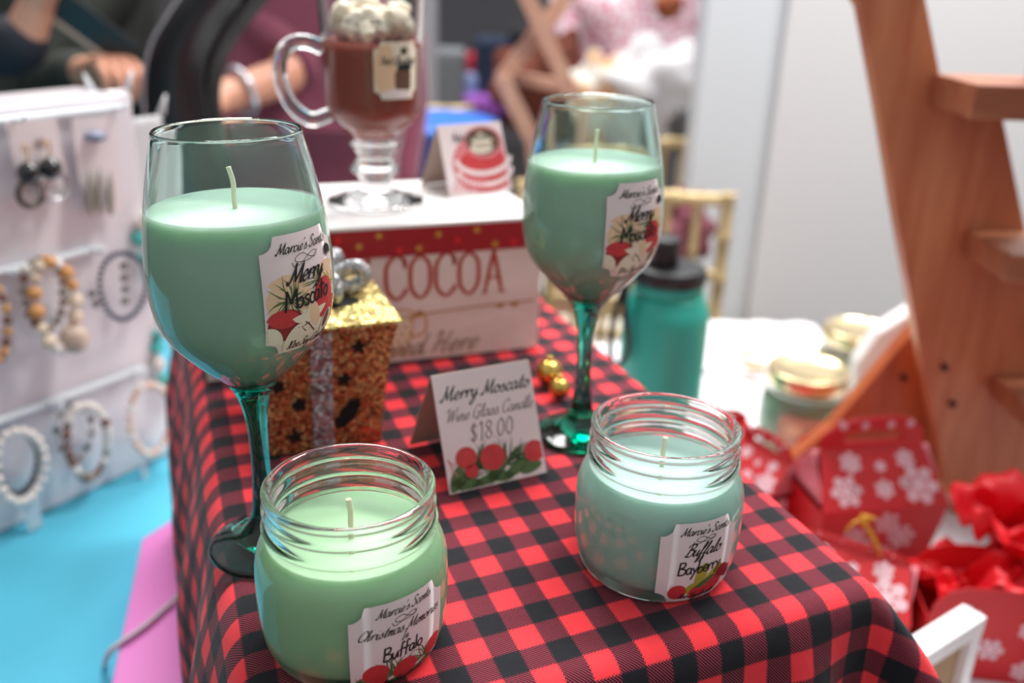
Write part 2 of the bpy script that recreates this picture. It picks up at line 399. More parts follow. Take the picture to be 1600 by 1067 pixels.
BLUEC = mat('turquoise_cloth', '4cbcd8', .75, var=.05, vscale=14, bump=.15, bscale=900, sheen=.2)
WHITEC = mat('white_cloth', 'e8e8ec', .8, var=.02, bump=.15, bscale=600)
table_top('trestle_table', 'folding table under the turquoise cloth at the left', -40, -10.6, -50, -5.9, None)
draped_cloth('turquoise_tablecloth', 'bright turquoise tablecloth under the white jewellery stand', -40, -10.6, -50, -5.9, BLUEC, dr=.0)
table_top('trestle_table', 'folding table under the white cloth, carrying the plaid riser', -28, 6.2, -5.3, 31, None)
draped_cloth('white_tablecloth', 'white tablecloth under the teal bottle, red gift boxes and ladder shelf', -28, 6.2, -5.3, 31, WHITEC, dl=.0)

# riser box and the gingham cloth over it
A0, A1, B0, B1 = -15.6, 4.85, -5.45, 6.75
rc = lat((A0 + A1) / 2, (B0 + B1) / 2)
t = thing('display_riser', (rc.x, rc.y, TZ), 'box riser hidden under the red and black checked cloth', 'riser')
M = Matrix((UJ, -UI, Vector((0, 0, 1)))).transposed()
_rp = [lat(a, b) - rc for a, b in ((A0 + .3, B0 + .3), (A1 - .3, B0 + .3), (A1 - .3, B1 - .3), (A0 + .3, B1 - .3))]
MB().prism([(p.x, p.y) for p in _rp], .243, Matrix.Translation((0, 0, .001))).build('riser_body', mat('riser_card', 'b99b74', .8), t)
def gingham():
    m = bpy.data.materials.new('red_black_gingham'); m.use_nodes = True; nt = m.node_tree; p = nt.nodes['Principled BSDF']
    L = nt.links.new; N = nt.nodes.new
    uv = N('ShaderNodeUVMap'); sp = N('ShaderNodeSeparateXYZ'); L(uv.outputs[0], sp.inputs[0])
    def math_(op, a, b=None, c=None):
        n = N('ShaderNodeMath'); n.operation = op
        for i, q in enumerate((a, b, c)):
            if q is None: continue
            if isinstance(q, (int, float)): n.inputs[i].default_value = q
            else: L(q, n.inputs[i])
        return n.outputs[0]
    # ragged stripe edges: the weave steps along the twill
    jag = math_('MULTIPLY', math_('SUBTRACT', math_('FRACT', math_('MULTIPLY', math_('ADD', sp.outputs[0], sp.outputs[1]), 14.0)), .5), .045)
    def stripe(q): # 1 where the stripe is dark
        f = math_('FRACT', math_('ADD', math_('ADD', q, jag), .5)); return math_('LESS_THAN', math_('ABSOLUTE', math_('SUBTRACT', f, .5)), .25)
    a = stripe(sp.outputs[0]); b = stripe(sp.outputs[1])
    s = math_('ADD', a, b)
    tw = math_('FRACT', math_('MULTIPLY', math_('SUBTRACT', sp.outputs[0], sp.outputs[1]), 17.0))
    tw = math_('LESS_THAN', tw, .36)
    mixed = N('ShaderNodeMix'); mixed.data_type = 'RGBA'; L(tw, mixed.inputs[0])
    mixed.inputs[6].default_value = lin('260a14'); mixed.inputs[7].default_value = lin('a23045')
    c1 = N('ShaderNodeMix'); c1.data_type = 'RGBA'; c1.inputs[6].default_value = lin('f0363f'); L(math_('GREATER_THAN', s, .5), c1.inputs[0]); L(mixed.outputs[2], c1.inputs[7])
    c2 = N('ShaderNodeMix'); c2.data_type = 'RGBA'; c2.inputs[7].default_value = lin('0f1018'); L(math_('GREATER_THAN', s, 1.5), c2.inputs[0]); L(c1.outputs[2], c2.inputs[6])
    L(c2.outputs[2], p.inputs['Base Color'])
    p.inputs['Roughness'].default_value = .85; p.inputs['Sheen Weight'].default_value = .1; p.inputs['Sheen Roughness'].default_value = .6
    p.inputs['Specular IOR Level'].default_value = .2
    n = N('ShaderNodeTexNoise'); n.inputs['Scale'].default_value = 5; n.inputs['Detail'].default_value = 4; L(uv.outputs[0], n.inputs['Vector'])
    h = math_('ADD', math_('MULTIPLY', tw, .25), math_('MULTIPLY', n.outputs[0], 1.2))
    bp = N('ShaderNodeBump'); bp.inputs['Strength'].default_value = .35; bp.inputs['Distance'].default_value = .0006; L(h, bp.inputs['Height']); L(bp.outputs[0], p.inputs['Normal'])
    return m
def plaid_cloth():
    rho = .011; ia = rho / LI.length; ib = rho / LJ.length
    a0, a1, b0, b1 = A0 + ia, A1 - ia, B0 + ib, B1 - ib
    ext = .232
    def axis(lo, hi, e, step):
        k = int(round((hi - lo) / step)); q = [lo + (hi - lo) * i / k for i in range(k + 1)]
        m = 46; tail = [e * ((i + 1) / m) ** 1.15 for i in range(m)]
        return [lo - x for x in tail[::-1]] + q + [hi + x for x in tail]
    As = axis(a0, a1, ext / LI.length, .25); Bs = axis(b0, b1, ext / LJ.length, .25)
    vs = []; uvs = []
    for a in As:
        for b in Bs:
            ca = max(a0, min(a1, a)); cb = max(b0, min(b1, b))
            ea = (a - ca) * LI.length; eb = (b - cb) * LJ.length; s = sqrt(ea * ea + eb * eb)
            p = lat(ca, cb)
            if s > 1e-7:
                da, db = ea / s, eb / s; d = (UI * da + UJ * db)
                if s < rho * pi / 2: h = rho * sin(s / rho); z = -rho * (1 - cos(s / rho))
                else: h = rho; z = -rho - (s - rho * pi / 2)
                down = max(0, s - .012)
                corner = abs(2 * da * db)
                fl = (.019 if db < -.5 else (.004 if da > .5 else .006))
                f = fl * (1 - math.exp(-down / .05)) + (.115 if (da > 0 and db > 0) else .008) * corner ** 2 * (1 - math.exp(-down / .12))
                along = (ca * .0263 * abs(db) + cb * .0242 * abs(da)) + .02 * (ea * eb) * 10
                f += ((.0045 if (da > .5 or db < -.5) else .0075) * min(1, down / .09)) * (1 + sin(along * 62 + (1.2 if db < 0 else 4.0) + down * 6))
                # the front hangs in one deep fold next to the corner
                if da > .3: f += .016 * min(1, down / .06) * math.exp(-((cb - 4.6) / .7) ** 2) - .008 * min(1, down / .06) * math.exp(-((cb - 6.0) / .5) ** 2)
                p = p + d * (h + f) + Vector((0, 0, z + .18 * f * min(1, down / .1)))
            else:
                p = p + Vector((0, 0, .0005 * noise.noise(Vector((a * .5, b * .5, 0)))))
            vs.append(p); uvs.append((a, b))
    nb = len(Bs); fs = [(i * nb + j, (i + 1) * nb + j, (i + 1) * nb + j + 1, i * nb + j + 1) for i in range(len(As) - 1) for j in range(nb - 1)]
    mb = MB().add(vs, fs, 0, True); o = mb.build('plaid_tablecloth', gingham(), recalc=False)
    me = o.data; ul = me.uv_layers.new(name='UVMap')
    for l in me.loops: ul.data[l.index].uv = uvs[l.vertex_index]
    tag(o, 'red and black buffalo checked cloth draped over the riser, under the candles', 'tablecloth')
    return o
plaid_cloth()

# ================================================================== LABELS
def ticket(W_, H_, r):
    def hi(x):
        dx = W_ / 2 - abs(x); dx = max(0, dx)
        return H_ / 2 - (sqrt(r * r - dx * dx) if dx < r else 0)
    def inside(x, y): return abs(x) <= W_ / 2 - .0003 and abs(y) <= hi(x) - .0003
    return hi, inside
def paper(mb, fn, W_, H_, r, mi, off, hi):
    xs = sorted(set([-W_ / 2 + r * (1 - cos(pi / 2 * i / 8)) for i in range(9)] + [W_ / 2 - r * (1 - cos(pi / 2 * i / 8)) for i in range(9)] + [-W_ / 2 + r + (W_ - 2 * r) * i / 12 for i in range(13)]))
    n = 14; vs = []
    for x in xs:
        h = hi(x)
        for j in range(n + 1): vs.append(fn(x, -h + 2 * h * j / n, off))
    mb.add(vs, [(i * (n + 1) + j, (i + 1) * (n + 1) + j, (i + 1) * (n + 1) + j + 1, i * (n + 1) + j + 1) for i in range(len(xs) - 1) for j in range(n)], mi, True)
def revolve_map(profile_r, phi0, zc, tilt=0.0):
    """label coordinates -> surface of a turned vessel; phi0 = direction of the label's middle, tilt turns the label"""
    def fn(x, y, off):
        X = x * cos(tilt) - y * sin(tilt); Y = x * sin(tilt) + y * cos(tilt)
        z = zc + Y; r, z, nr, nz = profile_r(zc, Y)
        a = phi0 + X / profile_r(zc, 0)[0]
        rr = r + nr * off; return Vector((rr * cos(a), rr * sin(a), z + nz * off))
    return fn
def arc_profile(prof):
    """turns a list of (r, z) points, bottom to top, into a function of the arc length from height zc"""
    P = prof; L = [0]
    for i in range(1, len(P)): L.append(L[-1] + sqrt((P[i][0] - P[i-1][0]) ** 2 + (P[i][1] - P[i-1][1]) ** 2))
    def at_s(s):
        s = max(0, min(L[-1] - 1e-7, s))
        for i in range(1, len(L)):
            if L[i] >= s: break
        t = (s - L[i-1]) / (L[i] - L[i-1]); r = P[i-1][0] + (P[i][0] - P[i-1][0]) * t; z = P[i-1][1] + (P[i][1] - P[i-1][1]) * t
        dr, dz = P[i][0] - P[i-1][0], P[i][1] - P[i-1][1]; l = sqrt(dr * dr + dz * dz)
        return r, z, dz / l, -dr / l
    def f(zc, Y):
        for i in range(1, len(P)):
            if P[i][1] >= zc: break
        t = (zc - P[i-1][1]) / (P[i][1] - P[i-1][1]); s0 = L[i-1] + (L[i] - L[i-1]) * t
        return at_s(s0 + Y)
    return f
INKS = [PAPER, BLACK_INK, BERRY, DKBERRY, LEAF, CREAM, PEACH, PALELEAF, BROWN, GREY_INK, PINKP]
def flourish(cx, cy, s):
    P = [(-1.7, -.1), (-1.5, -.55), (-.8, -.45), (0, 0), (.8, .45), (1.45, .5), (1.6, .1), (1.2, -.1), (.5, .1), (-.3, .55), (-1.1, .35), (-1.3, 0), (-.9, -.2), (0, -.25), (.9, -.1), (1.9, .5)]
    return [[(cx + p.x * s, cy + p.y * s) for p in smoothpath([(a, b, 0) for a, b in P], 5)]]
def needles(mb, fn, inside, cx, cy, R, n, mi, off, seed, a0=0, a1=2 * pi, w=.0005):
    rnd = random.Random(seed)
    for i in range(n):
        a = a0 + (a1 - a0) * rnd.random(); l = R * (.5 + .5 * rnd.random())
        leafstroke(mb, fn, inside, cx, cy, cx + l * cos(a), cy + l * sin(a), w, mi, off, rnd.uniform(-.2, .2))
def bison(mb, fn, cx, cy, s, mi, off):
    P = [(-1, .1), (-.85, .75), (-.3, 1), (.25, .85), (.85, .5), (1, .1), (.95, -.6), (.8, -.65), (.75, -.1), (.35, -.15), (.3, -.7), (.1, -.7), (.05, -.2), (-.35, -.3), (-.45, -.85), (-.65, -.85), (-.65, -.35), (-.95, -.35)]
    mb.add([fn(cx, cy, off)] + [fn(cx + x * s, cy + y * s, off) for x, y in P], [(0, i + 1, (i + 1) % len(P) + 1) for i in range(len(P))], mi)
def star5(a):
    k = (a / (2 * pi / 5)) % 1; return .45 + .55 * abs(1 - 2 * k) ** 1.3

def label_moscato(fn):
    W_, H_, r = .041, .052, .0065; hi, ins = ticket(W_, H_, r); mb = MB(); e = .00004; o = .00025
    paper(mb, fn, W_, H_, r, 0, o, hi)
    # the printed picture: warm glow, pine needles, red ornaments, folded parcels
    patch(mb, fn, ins, -.010, -.001, .012, .011, 6, o + e, rings=5)
    patch(mb, fn, ins, .013, .002, .010, .009, 6, o + e)
    patch(mb, fn, ins, -.004, -.016, .022, .0095, 5, o + 2 * e, rings=9, n=40)
    needles(mb, fn, ins, -.009, -.001, .012, 34, 4, o + 3 * e, 4)
    needles(mb, fn, ins, .006, .004, .010, 22, 4, o + 3 * e, 9)
    needles(mb, fn, ins, .016, .001, .010, 14, 7, o + 3 * e, 2)
    patch(mb, fn, ins, .010, -.0045, .0075, .0090, 2, o + 4 * e, rings=8, n=30)
    patch(mb, fn, ins, -.0115, -.0115, .0092, .0072, 3, o + 5 * e, rot=-.2, rings=8, n=30)
    patch(mb, fn, ins, -.0125, -.0085, .0070, .0040, 2, o + 6 * e, rot=-.1)
    patch(mb, fn, ins, .0165, -.0115, .0055, .0062, 2, o + 5 * e, rings=8, n=30)
    patch(mb, fn, ins, .0010, -.0110, .0110, .0080, 5, o + 7 * e, rot=.3, shape=star5, n=40)
    patch(mb, fn, ins, .0035, -.0100, .0030, .0060, 6, o + 8 * e, rot=.3)
    patch(mb, fn, ins, -.0075, -.0190, .0042, .0075, 5, o + 8 * e, rot=-.5)
    patch(mb, fn, ins, -.0175, -.0165, .0040, .0055, 5, o + 8 * e, rot=.5)
    patch(mb, fn, ins, .0130, -.0165, .0040, .0060, 5, o + 8 * e, rot=-.5)
    patch(mb, fn, ins, .0125, -.0150, .0020, .0042, 8, o + 9 * e, rot=-.5)
    pen(mb, [[(-.0015, -.0165), (-.004, -.014), (.0005, -.013)], [(.004, -.018), (.001, -.0145), (-.002, -.012)], [(-.0015 - .004, -.0135), (-.009, -.021)]], .0006, fn, 8, off=o + 9 * e)
    q = o + 11 * e
    pen(mb, strokes("Marcie's Scents", SCRIPT, .000, .0188, .00215, .45, .02, True), .00062, fn, 1, .6, q)
    pen(mb, flourish(0, .0150, .0042), .0003, fn, 1, .3, q)
    bison(mb, fn, .0155, .0145, .0029, 1, q)
    pen(mb, strokes("Merry", SCRIPT, -.0008, .0060, .0040, .4, 0, True, .93), .00135, fn, 1, .7, q)
    pen(mb, strokes("Moscato", PRINT, .0004, -.0045, .0044, .1, .05, True, .86), .00095, fn, 1, 0, q)
    pen(mb, strokes("10oz Soy Candle", SCRIPT, .001, -.0236, .0020, .45, .0, True, .9), .0006, fn, 1, .55, q)
    return mb
def berries(mb, fn, ins, o, e, dx=0, dy=0):
    needles(mb, fn, ins, -.004 + dx, -.0165 + dy, .013, 40, 4, o + e, 3, .1, pi)
    needles(mb, fn, ins, .011 + dx, -.015 + dy, .011, 30, 4, o + e, 5, 0, pi)
    for x, y, l, a in [(-.016, -.0205, .006, .2), (-.011, -.021, .006, -.2), (-.003, -.0215, .006, .3), (.004, -.0205, .007, .2), (.012, -.019, .006, .4), (-.018, -.018, .005, .9)]:
        patch(mb, fn, ins, x + dx, y + dy, l, .0026, 4, o + 2 * e, rot=a)
    for x, y, r in [(-.0115, -.0130, .0050), (.0015, -.0150, .0054), (-.0095, -.0185, .0031), (.0170, -.0120, .0048)]:
        patch(mb, fn, ins, x + dx, y + dy, r * 1.08, r, 2, o + 3 * e, rings=8, n=30)
    pen(mb, [[(-.0195, -.0115), (-.018, -.0145), (-.0165, -.017), (-.0165, -.013), (-.018, -.0112)]], .0004, fn, 10, off=o + 3 * e)
def label_memories(fn):
    W_, H_, r = .043, .0435, .0062; hi, ins = ticket(W_, H_, r); mb = MB(); e = .00004; o = .00025
    paper(mb, fn, W_, H_, r, 0, o, hi); berries(mb, fn, ins, o, e, 0, .0025); q = o + 5 * e
    pen(mb, strokes("Marcie's Scents", SCRIPT, .001, .0163, .0019, .45, .02, True), .0005, fn, 1, .6, q)
    pen(mb, flourish(.0005, .0130, .0032), .0003, fn, 1, .3, q)
    pen(mb, strokes("Christmas Memories", SCRIPT, -.0002, .0072, .0023, .45, 0, True, .98), .00052, fn, 1, .6, q)
    pen(mb, strokes("In", SCRIPT, 0, .0032, .0018, .4, 0, True), .00045, fn, 1, .6, q)
    pen(mb, strokes("Buffalo", PRINT, .000, -.0046, .0033, .1, .03, True, .92), .00072, fn, 1, 0, q)
    pen(mb, strokes("8oz Soy Candle", SCRIPT, .001, -.0192, .0016, .45, .0, True, .95), .0006, fn, 1, .55, q)
    return mb
def label_bayberry(fn):
    W_, H_, r = .0395, .0430, .0062; hi, ins = ticket(W_, H_, r); mb = MB(); e = .00004; o = .00025
    paper(mb, fn, W_, H_, r, 0, o, hi); q = o + 6 * e
    for x, y, l, w, a in [(.001, -.006, .0065, .0028, 1.3), (.008, -.007, .006, .0024, .8), (-.003, -.013, .0045, .0024, .7), (.005, -.012, .0065, .003, .35), (.0005, -.010, .006, .0022, 1.0)]:
        patch(mb, fn, ins, x, y, l, w, 7, o + e, rot=a)
    for x, y, rr, mi in [(-.0095, -.0150, .0047, 2), (.0010, -.0165, .0050, 2), (.0095, -.0135, .0052, 2), (.0135, -.0080, .0042, 3), (.0180, -.0095, .0036, 3)]:
        patch(mb, fn, ins, x, y, rr * .95, rr, mi, o + 2 * e, rings=8, n=30)
    patch(mb, fn, ins, .004, -.0105, .0055, .0016, 4, o + 3 * e, rot=.5)
    pen(mb, strokes("Marcie's Scents", SCRIPT, .001, .0160, .0019, .45, .02, True), .0005, fn, 1, .6, q)
    pen(mb, flourish(.0005, .0130, .0032), .0003, fn, 1, .3, q)
    pen(mb, strokes("Buffalo", SCRIPT, .000, .0052, .0031, .42, 0, True, .95), .00085, fn, 1, .65, q)
    pen(mb, strokes("Bayberry", PRINT, .000, -.0042, .0034, .1, .03, True, .9), .00072, fn, 1, 0, q)
    pen(mb, strokes("8oz Soy Candle", SCRIPT, .001, -.0192, .0016, .45, .0, True, .95), .0006, fn, 1, .55, q)
    return mb

# ================================================================== WINE GLASS CANDLES
GO = [(0.0, 0.0008), (.0180, .0006), (.0262, .0002), (.0278, .0012), (.0279, .0026), (.0268, .0036), (.0225, .0052), (.0150, .0085), (.0095, .0135), (.0066, .0200),
      (.0052, .0300), (.0045, .0420), (.0043, .0540), (.0047, .0660), (.0062, .0760), (.0085, .0830), (.0118, .0885), (.0165, .0935), (.0220, .0988), (.0290, .1068),
      (.0330, .1120), (.0363, .1184), (.0381, .1255), (.0390, .1330), (.0392, .1411), (.0388, .1500), (.0377, .1600), (.0362, .1700), (.0345, .1790), (.0324, .1890), (.0303, .1975), (.0300, .1995), (.0294, .2003)]
GI = [(.0286, .1995), (.0290, .1975), (.0311, .1890), (.0333, .1790), (.0351, .1700), (.0366, .1600), (.0377, .1500), (.0381, .1411), (.0379, .1330), (.0369, .1255), (.0350, .1184), (.0315, .1120), (.0274, .1068), (.0200, .0995), (.0140, .0950), (.0070, .0920), (0, .0912)]
def refine(P, n=3):
    Q = smoothpath([(a, b, 0) for a, b in P], n); return [(max(0, q.x), q.y) for q in Q]
def turned(mb, prof, n=96, mi=0):
    """closed solid of revolution whose profile begins and ends on the axis"""
    P = [p for p in prof if p[0] > 1e-5]; z0, z1 = prof[0][1], prof[-1][1]
    vs = []; fs = []
    for r, z in P:
        for i in range(n): a = 2 * pi * i / n; vs.append((r * cos(a), r * sin(a), z))
    k = len(P)
    for j in range(k - 1):
        for i in range(n): i2 = (i + 1) % n; fs.append((j * n + i, j * n + i2, (j + 1) * n + i2, (j + 1) * n + i))
    vs += [(0, 0, z0), (0, 0, z1)]
    for i in range(n):
        i2 = (i + 1) % n; fs.append((k * n, i2, i)); fs.append((k * n + 1, (k - 1) * n + i, (k - 1) * n + i2))
    return mb.add(vs, fs, mi, True)
_g = refine(GO); _ra = [p for p in _g if p[1] >= .0893 and p[0] > .012][0]
STEMP = [p for p in _g if p[1] < _ra[1] or p[1] < .004] + [(_ra[0] - .00002, _ra[1] + .0001), (0, _ra[1] + .0001)]
BOWLP = [(0, _ra[1])] + [p for p in _g if p[1] >= _ra[1] and p[0] > .012] + refine(GI)
def wax_profile(inner, level, over=.0003, meniscus=.0012):
    """fills the vessel's inside up to level; inner goes from the rim down to the axis"""
    Q = [p for p in inner if p[1] < level]
    r_at = Q[0][0]
    P = [(0, Q[-1][1] - over)] + [(r + over, z) for r, z in reversed(Q[:-1])] + [(r_at + over, level), (r_at - .0006, level - .0002), (r_at - .003, level - meniscus), (r_at * .5, level - meniscus * 1.1), (.002, level - meniscus * .9), (0, level - meniscus * .7)]
    return P
def wick(c, h, lean, r=.0011):
    return MB().tube(smoothpath([c, c + Vector((lean * .1, 0, h * .3)), c + Vector((-lean * .15, 0, h * .65)), c + Vector((lean, 0, h))], 5), r, 8)
def facing(loc):
    return atan2(-loc.y, -loc.x)
def wine_candle(loc, label, lean, ldeg, rot):
    t = thing('wine_glass_candle', loc, label, 'candle', rot=rot)
    turned(MB(), BOWLP).build('bowl', TEALGLASS, t)
    turned(MB(), STEMP).build('stem', STEMGLASS, t)
    turned(MB(), wax_profile(refine(GI), .1685)).build('wax', WAX_TEAL, t)
    wick(Vector((0, 0, .1672)), .0175, lean).build('wick', WICK, t)
    side = [p for p in refine(GO) if .09 < p[1] < .199]
    fn = revolve_map(arc_profile(side), facing(Vector(loc)) + radians(ldeg), .1375, radians(0))
    o = label_moscato(fn).build('label', INKS, t, recalc=False)
    return t
wine_candle((-.1150, .3822, 0), 'teal wine glass candle nearest the jewellery stand, label turned to the right', -.0012, 41, (0, radians(-1.0), 0))
wine_candle((.0435, .5085, 0), 'teal wine glass candle standing behind the price card, before the teal bottle', .0004, 41, (0, radians(-.5), 0))

# ================================================================== JAR CANDLES
JO = [(0, .0022), (.0250, .0016), (.0300, .0002), (.0335, .0012), (.0362, .0060), (.0380, .0140), (.0388, .0240), (.0389, .0360), (.0384, .0430), (.0370, .0485), (.0350, .0520), (.0338, .0535), (.0333, .0552),
      (.0338, .0566), (.0348, .0576), (.0350, .0588), (.0338, .0602), (.0331, .0618), (.0330, .0635), (.0336, .0648), (.0344, .0658), (.0342, .0670), (.0331, .0684), (.0328, .0698), (.0330, .0712), (.0339, .0722), (.0340, .0734), (.0332, .0742), (.0322, .0744)]
JI = [(.0312, .0740), (.0303, .0728), (.0300, .0700), (.0300, .0640), (.0300, .0580), (.0304, .0540), (.0322, .0510), (.0342, .0470), (.0354, .0420), (.0358, .0360), (.0358, .0240), (.0350, .0150), (.0334, .0095), (.0300, .0072), (.0200, .0066), (0, .0064)]
JP = refine(JO) + refine(JI)
def jar_candle(loc, label, wax, lab, zc, ldeg, lean, lvl=.0515, tilt=0, rz=0, glassm=None):
    t = thing('jar_candle', loc, label, 'candle')
    turned(MB(), JP).build('glass_jar', CLEARGLASS, t)
    turned(MB(), wax_profile(refine(JI), lvl)).build('wax', wax, t)
    wick(Vector((0, 0, lvl - .0011)), .0165, lean, .00115).build('wick', WICK, t)
    side = [p for p in refine(JO) if p[1] < .0525 and p[0] > .0305]
    fn = revolve_map(arc_profile(side), facing(Vector(loc)) + radians(ldeg), zc, radians(tilt))
    lab(fn).build('label', INKS, t, recalc=False)
    return t
jar_candle((-.0622, .3182, .0004), 'green jar candle with Christmas Memories label, open top, nearest the viewer', WAX_GREEN, label_memories, .0215, 28, -.0006)
jar_candle((.0712, .3795, .0004), 'pale aqua jar candle with Buffalo Bayberry label near the cloth corner', WAX_AQUA, label_bayberry, .0238, 33, .0004)

# ================================================================== COCOA CRATE, MUG CANDLE, CARDS
def flat_map(o, x, y, n):
    """sheet coordinates measured from the lower left corner o"""
    return lambda u, v, off: o + x * u + y * v + n * off
CB = Vector((-.202, .564, .0008)); CU = Vector((.9390, .3439, 0)); CV = Vector((-.3439, .9390, 0)); CW, CD, CH = .2353, .130, .1012
t = thing('wooden_crate', CB, 'white HOT COCOA crate with red starred ribbon, carrying the mug candle', 'crate')
CRATEW = wood('whitewashed_wood', 'dccbc4', 'efe3dc', 5, .6, 'X', 8); CRATETOP = mat('white_marbled_top', 'f1efee', .3, var=.06, vscale=60)
RIBBON = mat('dark_red_ribbon', 'a3141f', .5, var=.1, vscale=90, bump=.1, bscale=1500); REDPAINT = mat('sign_red_paint', 'b5402e', .6); GOLDPAINT = mat('star_gold_print', 'c8953c', .5); REDSTAR = mat('star_red_print', 'e0202c', .5)
SEAM = mat('plank_seam_brown', 'b07a46', .7); TAUPE = mat('taupe_paint', '93836a', .6)
def cm(name, boxes, m, parent=t, **k):
    mb = MB(); B = Matrix((CU, CV, Vector((0, 0, 1)))).transposed()
    for c, d in boxes: mb.box(B @ Vector(c), d, M=B)
    return mb.build(name, m, parent, **k)
cm('side_panel', [((.003, CD / 2, CH / 2 - .001), (.006, CD - .012, CH - .004))], CRATEW)
cm('side_panel', [((CW - .003, CD / 2, CH / 2 - .001), (.006, CD - .012, CH - .004))], CRATEW)
cm('back_panel', [((CW / 2, CD - .003, CH / 2 - .001), (CW, .006, CH - .004))], CRATEW)
cm('top_panel', [((CW / 2, CD / 2 + .0005, CH - .0015), (CW + .002, CD + .003, .003))], CRATETOP, bevel=.0008)
cm('base_panel', [((CW / 2, CD / 2, .003), (CW - .014, CD - .014, .005))], CRATEW)
fn = flat_map(Vector((0, 0, 0)), CU, Vector((0, 0, 1)), -CV)
mb = MB(); B = Matrix((CU, CV, Vector((0, 0, 1)))).transposed()
mb.box(B @ Vector((CW / 2, .003, CH / 2 - .001)), (CW, .006, CH - .004), 0, M=B)
free = lambda x, y: 0 < x < CW and 0 < y < CH
q = .0003
pen(mb, strokes("HOT COCOA", SLAB, .0570, .0475, .0158, 0, -.0, False, 1.0), .0030, fn, 1, .45, q, 0)
pen(mb, [[(.004, .0355), (.06, .034), (.13, .0345), (.19, .0375), (CW - .004, .0385)]], .0012, fn, 2, 0, q)
for x in (.145, .205, .216): patch(mb, fn, free, x, .0365, .003, .0016, 2, q + .0001)
# the painted cup with dots
cup = lambda a: 1.0
patch(mb, fn, free, .127, .0245, .0135, .0150, 3, q, rings=6, shape=lambda a: min(1.1, .92 / max(abs(cos(a)), abs(sin(a)), .1)))
for i in range(4):
    for j in range(4): patch(mb, fn, free, .1185 + i * .0056 + (j % 2) * .0028, .0165 + j * .0052, .0013, .0013, 4, q + .0001, rings=1, n=8)
pen(mb, [[(.1135, .0385), (.120, .0398), (.134, .0398), (.1405, .0385)], [(.1135, .0385), (.1145, .020), (.118, .0115), (.127, .0100), (.136, .0115), (.1395, .020), (.1405, .0385)]], .0011, fn, 4, 0, q + .0001)
pen(mb, [smoothpath([(.140, .033, 0), (.149, .034, 0), (.149, .022, 0), (.139, .019, 0)], 6)] and [[(p.x, p.y) for p in smoothpath([(.140, .033, 0), (.149, .034, 0), (.149, .022, 0), (.139, .019, 0)], 6)]], .0014, fn, 4, 0, q + .0001)
pen(mb, [[(.119, .0400), (.108, .0500)]], .0022, fn, 6, 0, q + .0002); pen(mb, [[(.115, .0075), (.142, .0070)]], .0010, fn, 4, 0, q)
pen(mb, strokes("Served Here", SCRIPT, .142, .0050, .0082, .4, -.0, True, 1.12), .0019, fn, 6, .6, q + .0004)
mb.build('front_panel', [CRATEW, REDPAINT, SEAM, CREAM, GOLDPAINT, BERRY, TAUPE], t)
mb = MB()
mb.box(B @ Vector((CW / 2, -.0006, CH - .0125)), (CW + .0012, .0012, .0190), 0, M=B)
rnd = random.Random(5)
for i in range(17):
    x = .008 + i * .0137; y = CH - .0125 + (-.005, .004, -.001, .0055, -.0055)[i % 5]
    patch(mb, fn, free, x, y, .0032, .0032, 1 if i % 3 else 2, .0014, rot=i, shape=star5, rings=1, n=20)
mb.build('ribbon', [RIBBON, GOLDPAINT, REDSTAR], t)

def tent_card(BL, u, w, h, back, label, art, flapm, shift=0):
    """folded card: the printed front panel leans back, the second flap props it from behind"""
    t = thing('tent_card', BL, label, 'card'); n = Vector((-u.y, u.x, 0)); Z = Vector((0, 0, 1))
    up = (n * back + Z * h); L = up.length; upn = up.normalized(); nn = u.cross(upn).normalized()
    mb = MB(); th = .0006
    vs = [Vector((0, 0, 0)), u * w, u * w + up, up]
    mb.add(vs + [p - nn * th for p in vs], [(0, 1, 2, 3), (7, 6, 5, 4), (0, 4, 5, 1), (1, 5, 6, 2), (2, 6, 7, 3), (3, 7, 4, 0)], 0)
    art(mb, flat_map(Vector((0, 0, 0)), u, upn, nn), w, L)
    mb.build('front_panel', INKS, t)
    b2 = n * (back * 2.3); mb = MB(); vs = [up - nn * th, u * w + up - nn * th, u * w + b2, b2]; m2 = (b2 - up).cross(u).normalized()
    mb.add(vs + [p - m2 * th for p in vs], [(0, 1, 2, 3), (7, 6, 5, 4), (0, 4, 5, 1), (1, 5, 6, 2), (2, 6, 7, 3), (3, 7, 4, 0)], 0)
    mb.build('back_flap', flapm, t)
    return t
